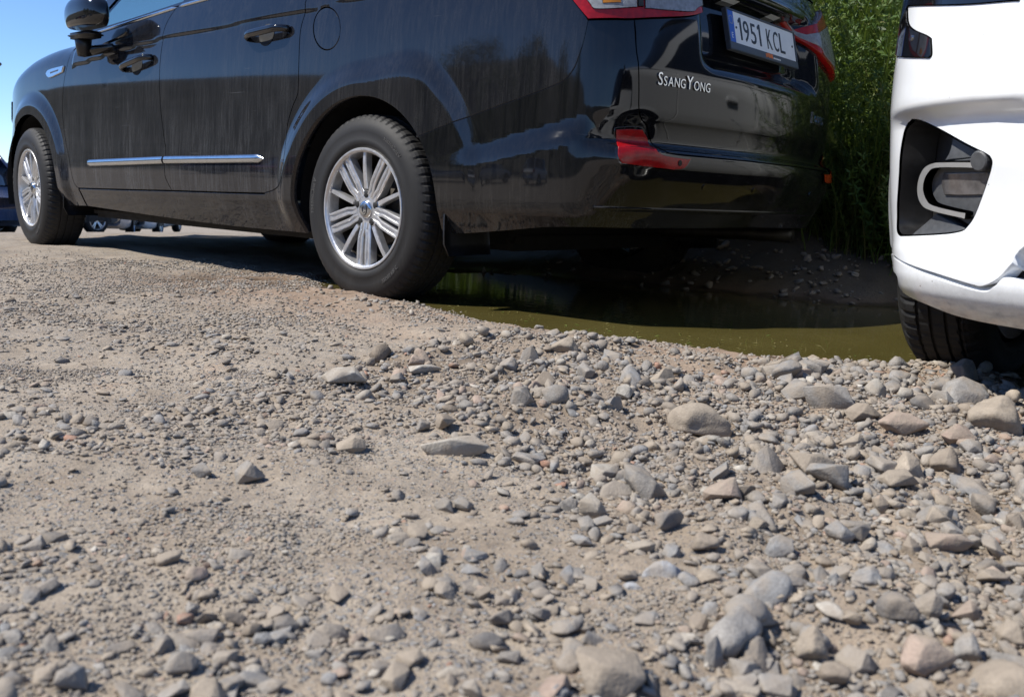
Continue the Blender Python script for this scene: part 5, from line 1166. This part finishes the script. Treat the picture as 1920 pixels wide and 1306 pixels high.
# stones one can pick out: pixel of the base centre, width and height in pixels, colour, words
heroes = [(1322, 832, 128, 66, 'tan', 'largest tan boulder propped on smaller stones of the rubble heap'), (655, 852, 58, 30, 'tan', 'beige flat-topped block lying in the dirt left of the long pale slab'),
          (845, 858, 130, 34, 'pale', 'long pale slab broken at its end in the dirt'), (462, 912, 58, 40, 'grey', 'grey wedge stone standing alone on the bare dirt'), (376, 898, 42, 26, 'bluegrey', 'dark blue grey stone beside the lone grey wedge'),
          (1060, 664, 54, 30, 'tan', 'blocky tan stone at the edge of the puddle'), (992, 680, 42, 30, 'grey', 'grey stone next to the blocky tan one at the puddle'), (955, 702, 40, 26, 'bluegrey', 'rounded blue grey stone near the puddle edge'),
          (1022, 732, 46, 32, 'brown', 'squarish brown grey stone alone on sandy gravel'), (640, 724, 82, 32, 'pale', 'pale flat slab at the tip of the rubble heap'), (776, 694, 38, 28, 'pink', 'pinkish stone at the tip of the rubble heap'),
          (795, 704, 62, 18, 'whitish', 'whitish flat stone beside the pinkish one'), (1114, 978, 58, 46, 'pale', 'pale cube-like stone at the lower edge of the rubble'), (1148, 936, 74, 34, 'grey', 'grey flat stone just above the pale cube-like stone'),
          (1240, 1086, 92, 44, 'bluegrey', 'pale blue slab half buried in bare dirt'), (1190, 1110, 40, 16, 'bluegrey', 'small pale blue chip beside the half buried blue slab'), (1500, 768, 58, 34, 'grey', 'grey wedge leaning on the broad stone atop the heap'),
          (1560, 774, 90, 44, 'grey', 'broad grey stone atop the rubble heap'), (1625, 796, 60, 32, 'brown', 'brown brick-like stone on the rubble heap'), (1702, 820, 84, 36, 'pink', 'broad pinkish tan stone on the rubble heap'),
          (1886, 818, 96, 62, 'tan', 'big tan stone with a reddish spot at the end of the heap'), (1445, 890, 72, 46, 'grey', 'tilted grey stone below the tan boulder'), (1530, 892, 82, 32, 'tan', 'long tan stone below the tan boulder'),
          (1782, 888, 54, 40, 'brown', 'rounded brown stone on the rubble slope'), (1695, 920, 70, 30, 'tan', 'elongated tan stone lying askew in dirt'), (1320, 1040, 62, 36, 'brown', 'brown pyramid stone on the dirt patch'), (1258, 1000, 54, 40, 'dark', 'dark faceted stone on the dirt patch'),
          (1580, 1024, 52, 32, 'bluegrey', 'smooth blue grey stone between two brown ones'), (1460, 1048, 56, 32, 'bluegrey', 'flattish blue grey stone beside the dug hollow'), (1640, 1102, 70, 40, 'bluegrey', 'oval blue grey cobble on soft dirt'),
          (1695, 1176, 74, 50, 'dark', 'large slate wedge with a dark underside'), (1745, 1164, 42, 46, 'grey', 'upright grey stone touching the slate wedge'), (1530, 1246, 66, 60, 'tan', 'rounded tan cobble in the lower rubble'),
          (1615, 1270, 70, 46, 'grey', 'broad grey cobble in the lower rubble'), (1742, 1272, 94, 62, 'pink', 'big pinkish brown cobble in the lower rubble'), (1825, 1238, 50, 46, 'grey', 'dusty grey cobble behind the pinkish brown one'), (1340, 1256, 40, 58, 'grey', 'narrow grey stone lying lengthwise in dirt'),
          (1146, 1312, 128, 54, 'tan', 'wide tan stone cut by the foreground'), (335, 1268, 60, 36, 'grey', 'grey flat-topped stone in fine gravel'), (125, 1302, 52, 42, 'bluegrey', 'smooth blue grey stone in fine gravel'), (790, 814, 32, 28, 'bluegrey', 'small upright blue grey stone in sandy dirt'),
          (1792, 1044, 74, 32, 'pink', 'flat pale pinkish stone on the dirt slope'), (870, 962, 40, 24, 'grey', 'squarish grey stone with a dark shadow on bare dirt'), (1810, 760, 80, 40, 'grey', 'wide grey stone on the heap behind the big tan one'), (1170, 756, 36, 24, 'pale', 'pale squarish stone in fine rubble')]
SHORT = ['the largest tan boulder', 'the beige flat-topped block', 'the long pale slab', 'the lone grey wedge', 'the dark blue grey stone by the lone wedge', 'the blocky tan stone by the puddle', 'the grey stone by the puddle', 'the rounded blue grey stone by the puddle', 'the squarish brown grey stone', 'the pale slab at the heap tip', 'the pinkish stone at the heap tip', 'the whitish flat stone', 'the pale cube-like stone', 'the grey flat stone above the pale cube', 'the half buried blue slab', 'the small pale blue chip', 'the grey wedge atop the heap', 'the broad grey stone atop the heap', 'the brown brick-like stone', 'the broad pinkish tan stone', 'the big tan stone with reddish spot', 'the tilted grey stone', 'the long tan stone', 'the rounded brown stone', 'the elongated tan stone', 'the brown pyramid stone', 'the dark faceted stone', 'the smooth blue grey stone', 'the flattish blue grey stone', 'the oval blue grey cobble', 'the large slate wedge', 'the upright grey stone', 'the rounded tan cobble', 'the broad grey cobble', 'the big pinkish brown cobble', 'the dusty grey cobble', 'the narrow grey stone', 'the wide tan foreground stone', 'the grey stone in fine gravel', 'the smooth blue grey gravel stone', 'the small upright blue grey stone', 'the flat pale pinkish stone', 'the squarish grey stone on bare dirt', 'the wide grey stone on the heap', 'the pale squarish stone']
taken = []
for k, (x, y, w, h, c, lab) in enumerate(heroes):
    p, dist = ground_hit(x, y-2); m = dist/FPX; o_ = link('stone', hero_meshes[k % 15 if 'oval' not in lab and 'rounded' not in lab else 5]); W_ = w*m; H_ = h*m*1.05
    half = 'buried' in lab; z0 = .58 if half else .22
    o_.scale = (W_, W_*random.uniform(.62, .85), H_*(1.2 if half else 1.15)); o_.rotation_euler = (random.uniform(-.12, .12), random.uniform(-.12, .12), RGZ+random.uniform(-.35, .35))
    fw = np.array([FWD[0], FWD[1]])/np.hypot(FWD[0], FWD[1]); q = p[:2]+fw*W_*.33
    o_.location = (q[0], q[1], float(ground_z(q[0], q[1]))+o_.scale[2]*(.5-z0)); v = random.uniform(.88, 1.12); o_.color = (*([a*v for a in COLS[c]] if 'pale blue' not in lab else (.33, .37, .42)), 1)
    setp(o_, lab, 'stone'); taken.append((q[0], q[1], W_*.5))
taken = np.array(taken)
# everything else: sizes and colours drawn by zone
def scatter(n, x0, x1, y0, y1, dens, smin, smax, power=1.6):
    x = rng.uniform(x0, x1, n); y = rng.uniform(y0, y1, n); k = rng.random(n) < dens(x, y); x, y = x[k], y[k]
    s = smin+(smax-smin)*rng.random(len(x))**power; return np.stack([x, y, s], -1)
def water_clear(x, y): return ground_z(x, y) > ZW-.004
def patchy(x, y, f, seed, a=-.05, b=.25): return sst(a, b, fbm(x, y, f, 3, .6, seed))
def viewf(x, y):
    q, d = project(np.stack([x, y, 0*x+.03], -1)); return (d > .25) & (q[:, 0] > -900) & (q[:, 0] < 2900) & (q[:, 1] < 1900), d
rub = lambda x, y: rubble_mask(x, y)
soft = lambda x, y: patchy(x, y, 3.2, 71, -.02, .22)                     # bare dirt patches inside the heap
L1 = scatter(5200, -3.0, -.2, .5, 2.6, lambda x, y: rub(x, y)*(1-.75*soft(x, y))*.26, .022, .066, 2.2)
L2 = scatter(38000, -3.05, .3, .5, 2.9, lambda x, y: rub(x, y)*(1-.75*soft(x, y))*.50+(1-rub(x, y))*(.012+.11*patchy(x, y, 2.6, 85, .05, .3)+.42*sst(-.9, -1.5, x)*sst(1.75, 2.0, y)*patchy(x, y, 4., 87, -.06, .16)), .010, .030, 1.9)
L3 = scatter(120000, -3.05, 1.6, .6, 2.95, lambda x, y: rub(x, y)*(1-.55*soft(x, y))*.9+(1-rub(x, y))*(.07+.55*patchy(x, y, 2.3, 81, .0, .2)), .0065, .0135)
gz = lambda x, y: sst(-.2, .5, x)*0+sst(.55, .15, np.abs(y-1.75+.18*(x+.2)))*sst(-1.15, -.5, x)*sst(2.6, 1.2, x)      # band of fine grey chippings
L4 = scatter(110000, -1.3, 2.8, .9, 2.9, lambda x, y: gz(x, y)*.40*(.4+.6*patchy(x, y, 2., 91, -.15, .15)), .005, .0115)
L5 = scatter(420000, -3.0, -.5, 1.1, 2.95, lambda x, y: .085+.42*patchy(x, y, 3., 95, .0, .22), .0022, .0060)
L6 = scatter(9000, -1.75, .6, -1.7, .2, lambda x, y: .05+.25*patchy(x, y, 3., 99, -.1, .2), .008, .05, 2.6)
allp = []
for q, (L, flat) in enumerate(((L1, .72), (L2, .66), (L3, .58), (L4, .55), (L5, .6), (L6, .55))):
    ok, d = viewf(L[:, 0], L[:, 1])
    if q == 4: ok &= (d < 1.9) & (d > .45)
    if q == 3: ok &= d < 5.5
    L = L[ok]; L = L[water_clear(L[:, 0], L[:, 1])]
    if q < 2 and len(L):
        dd = np.hypot(L[:, None, 0]-taken[None, :, 0], L[:, None, 1]-taken[None, :, 1])-taken[None, :, 2]; L = L[dd.min(1) > L[:, 2]*.25]
    allp.append(np.column_stack([L, np.full(len(L), flat), np.full(len(L), q)]))
A = np.vstack(allp); N = len(A)
zg = ground_z(A[:, 0], A[:, 1]); fl = A[:, 3]*rng.uniform(.7, 1.25, N)*np.where((rub(A[:, 0], A[:, 1]) < .5) & (A[:, 4] < 3), .78, 1.); asp = rng.uniform(.6, 1., N)
scl = np.stack([A[:, 2]*rng.uniform(.9, 1.25, N), A[:, 2]*asp, A[:, 2]*fl], -1)
rot = np.stack([rng.normal(0, .28, N), rng.normal(0, .28, N), rng.uniform(0, 6.283, N)], -1)
r_ = rub(A[:, 0], A[:, 1]); sink = np.where(r_ > .5, rng.uniform(.12, .48, N), rng.uniform(.12, .42, N)); lift = np.where((r_ > .6) & (A[:, 4] < 2) & (rng.random(N) < .15), .30, 0.)
pos = np.stack([A[:, 0], A[:, 1], zg+scl[:, 2]*(.5-sink+lift*.6)], -1)
ci = rng.choice(len(names), N, p=prob); col = np.array([COLS[c] for c in names])[ci]*rng.uniform(.78, 1.2, N)[:, None]
qv, dv = project(pos); app = A[:, 2]/dv; app[(qv[:, 0] < 0) | (qv[:, 0] > 1920) | (qv[:, 1] > 1306)] = 0
order = np.argsort(-app)[:255]; single = np.zeros(N, bool); single[order] = True
for k in order:
    o_ = link('stone', big_meshes[int(rng.integers(20))]); o_.location = pos[k]; o_.rotation_euler = rot[k]; o_.scale = scl[k]; o_.color = (*col[k], 1)
    w_ = words[names[ci[k]]]
    hn = SHORT[int(np.argmin(np.hypot(taken[:, 0]-pos[k, 0], taken[:, 1]-pos[k, 1])))]; sz_w = 'fist-sized' if A[k, 2] > .048 else ('egg-sized' if A[k, 2] > .034 else 'small'); fw_ = 'flat' if fl[k] < .5 else ('chunky' if fl[k] > .72 else 'angular')
    setp(o_, '%s %s %s stone near %s' % (sz_w, fw_, w_, hn), 'stone', '%s %s %s stones near %s' % (sz_w, fw_, w_, hn))
# the rest as instanced gravel
src = bpy.data.collections.new('gravel_shapes')
for k in range(16):
    V, F = hull_stone(500+k, 9+k % 6, 0., .14) if k % 4 else stone_shape(500+k, 2, 9, 40., .04, .1); ob = bpy.data.objects.new('pebble_shape_%02d' % k, mkmesh('pebble', V, F, M['gravel'], False)); src.objects.link(ob)
idx = np.where(~single)[0]; gm = bpy.data.meshes.new('gravel'); gm.vertices.add(len(idx)); gm.vertices.foreach_set('co', pos[idx].ravel())
for nm, tp, key, data in (('scl', 'FLOAT_VECTOR', 'vector', scl[idx]), ('rot', 'FLOAT_VECTOR', 'vector', rot[idx]), ('col', 'FLOAT_COLOR', 'color', np.column_stack([col[idx], np.ones(len(idx))]))):
    a = gm.attributes.new(nm, tp, 'POINT'); a.data.foreach_set(key, np.ascontiguousarray(data, dtype=np.float32).ravel())
a = gm.attributes.new('pick', 'INT', 'POINT'); a.data.foreach_set('value', rng.integers(0, 16, len(idx)).astype(np.int32))
a = gm.attributes.new('rnd', 'FLOAT', 'POINT'); a.data.foreach_set('value', rng.random(len(idx)).astype(np.float32))
gravel = link('gravel', gm); setp(gravel, 'loose grey and tan gravel strewn over the dirt lane', 'gravel', kind='stuff')
ng = bpy.data.node_groups.new('gravel_scatter', 'GeometryNodeTree'); ng.interface.new_socket('Geometry', in_out='INPUT', socket_type='NodeSocketGeometry'); ng.interface.new_socket('Geometry', in_out='OUTPUT', socket_type='NodeSocketGeometry')
gi, go = ng.nodes.new('NodeGroupInput'), ng.nodes.new('NodeGroupOutput'); ci_ = ng.nodes.new('GeometryNodeCollectionInfo'); ci_.inputs[0].default_value = src; ci_.inputs[1].default_value = True; ci_.inputs[2].default_value = True
ip = ng.nodes.new('GeometryNodeInstanceOnPoints'); ip.inputs['Pick Instance'].default_value = True
def na(nm, tp): nd = ng.nodes.new('GeometryNodeInputNamedAttribute'); nd.data_type = tp; nd.inputs[0].default_value = nm; return nd.outputs[0]
e2r = ng.nodes.new('FunctionNodeEulerToRotation')
ng.links.new(gi.outputs[0], ip.inputs['Points']); ng.links.new(ci_.outputs[0], ip.inputs['Instance']); ng.links.new(na('pick', 'INT'), ip.inputs['Instance Index']); ng.links.new(na('rot', 'FLOAT_VECTOR'), e2r.inputs[0]); ng.links.new(e2r.outputs[0], ip.inputs['Rotation']); ng.links.new(na('scl', 'FLOAT_VECTOR'), ip.inputs['Scale']); ng.links.new(ip.outputs[0], go.inputs[0])
md = gravel.modifiers.new('scatter', 'NODES'); md.node_group = ng
gm.materials.append(M['gravel'])
print('gravel', len(idx), [len(a) for a in allp])

# bits of leaf and straw afloat along the near shore, a few grass blades rising from the shallows
n = 150; x = rng.uniform(-1.85, .1, n); y = _ysh(x)-np.abs(rng.normal(.10, .16, n))-.01; ok = ground_z(x, y) < ZW-.003; x, y = x[ok], y[ok]; n = len(x); L = rng.uniform(.006, .022, n)
v1, f1 = leaf_quads(np.stack([x, y, np.full(n, ZW+.0025)], -1), np.stack([rng.normal(0, 1, n), rng.normal(0, 1, n), np.zeros(n)], -1), np.tile([0., 0., 1.], (n, 1)), L, L*.4)
fd_ = link('floating_litter', tinted(mkmesh('floating_litter', v1, f1, M['leaf']), np.repeat(rng.uniform(.6, 1.5, n), 5))); setp(fd_, 'leaf scraps and straw afloat on the muddy puddle', 'leaf litter', kind='stuff')
n = 46; x = rng.uniform(-1.75, -1.15, n); y = _ysh(x)-rng.uniform(.05, .30, n); P = np.stack([x, y, np.full(n, ZW-.012)], -1); V, F, m, c = ribbons(P, rng.uniform(0, 6.28, n), rng.uniform(.02, .06, n), rng.uniform(.0012, .0025, n), rng.uniform(.3, 1.2, n), rng.uniform(0, .6, n), 3)
sg_ = link('drowned_grass', tinted(mkmesh('drowned_grass', V, F, M['grass']), np.repeat(rng.uniform(.6, 1.4, n), m))); setp(sg_, 'thin grass tips poking through the muddy puddle', 'grass', kind='stuff')
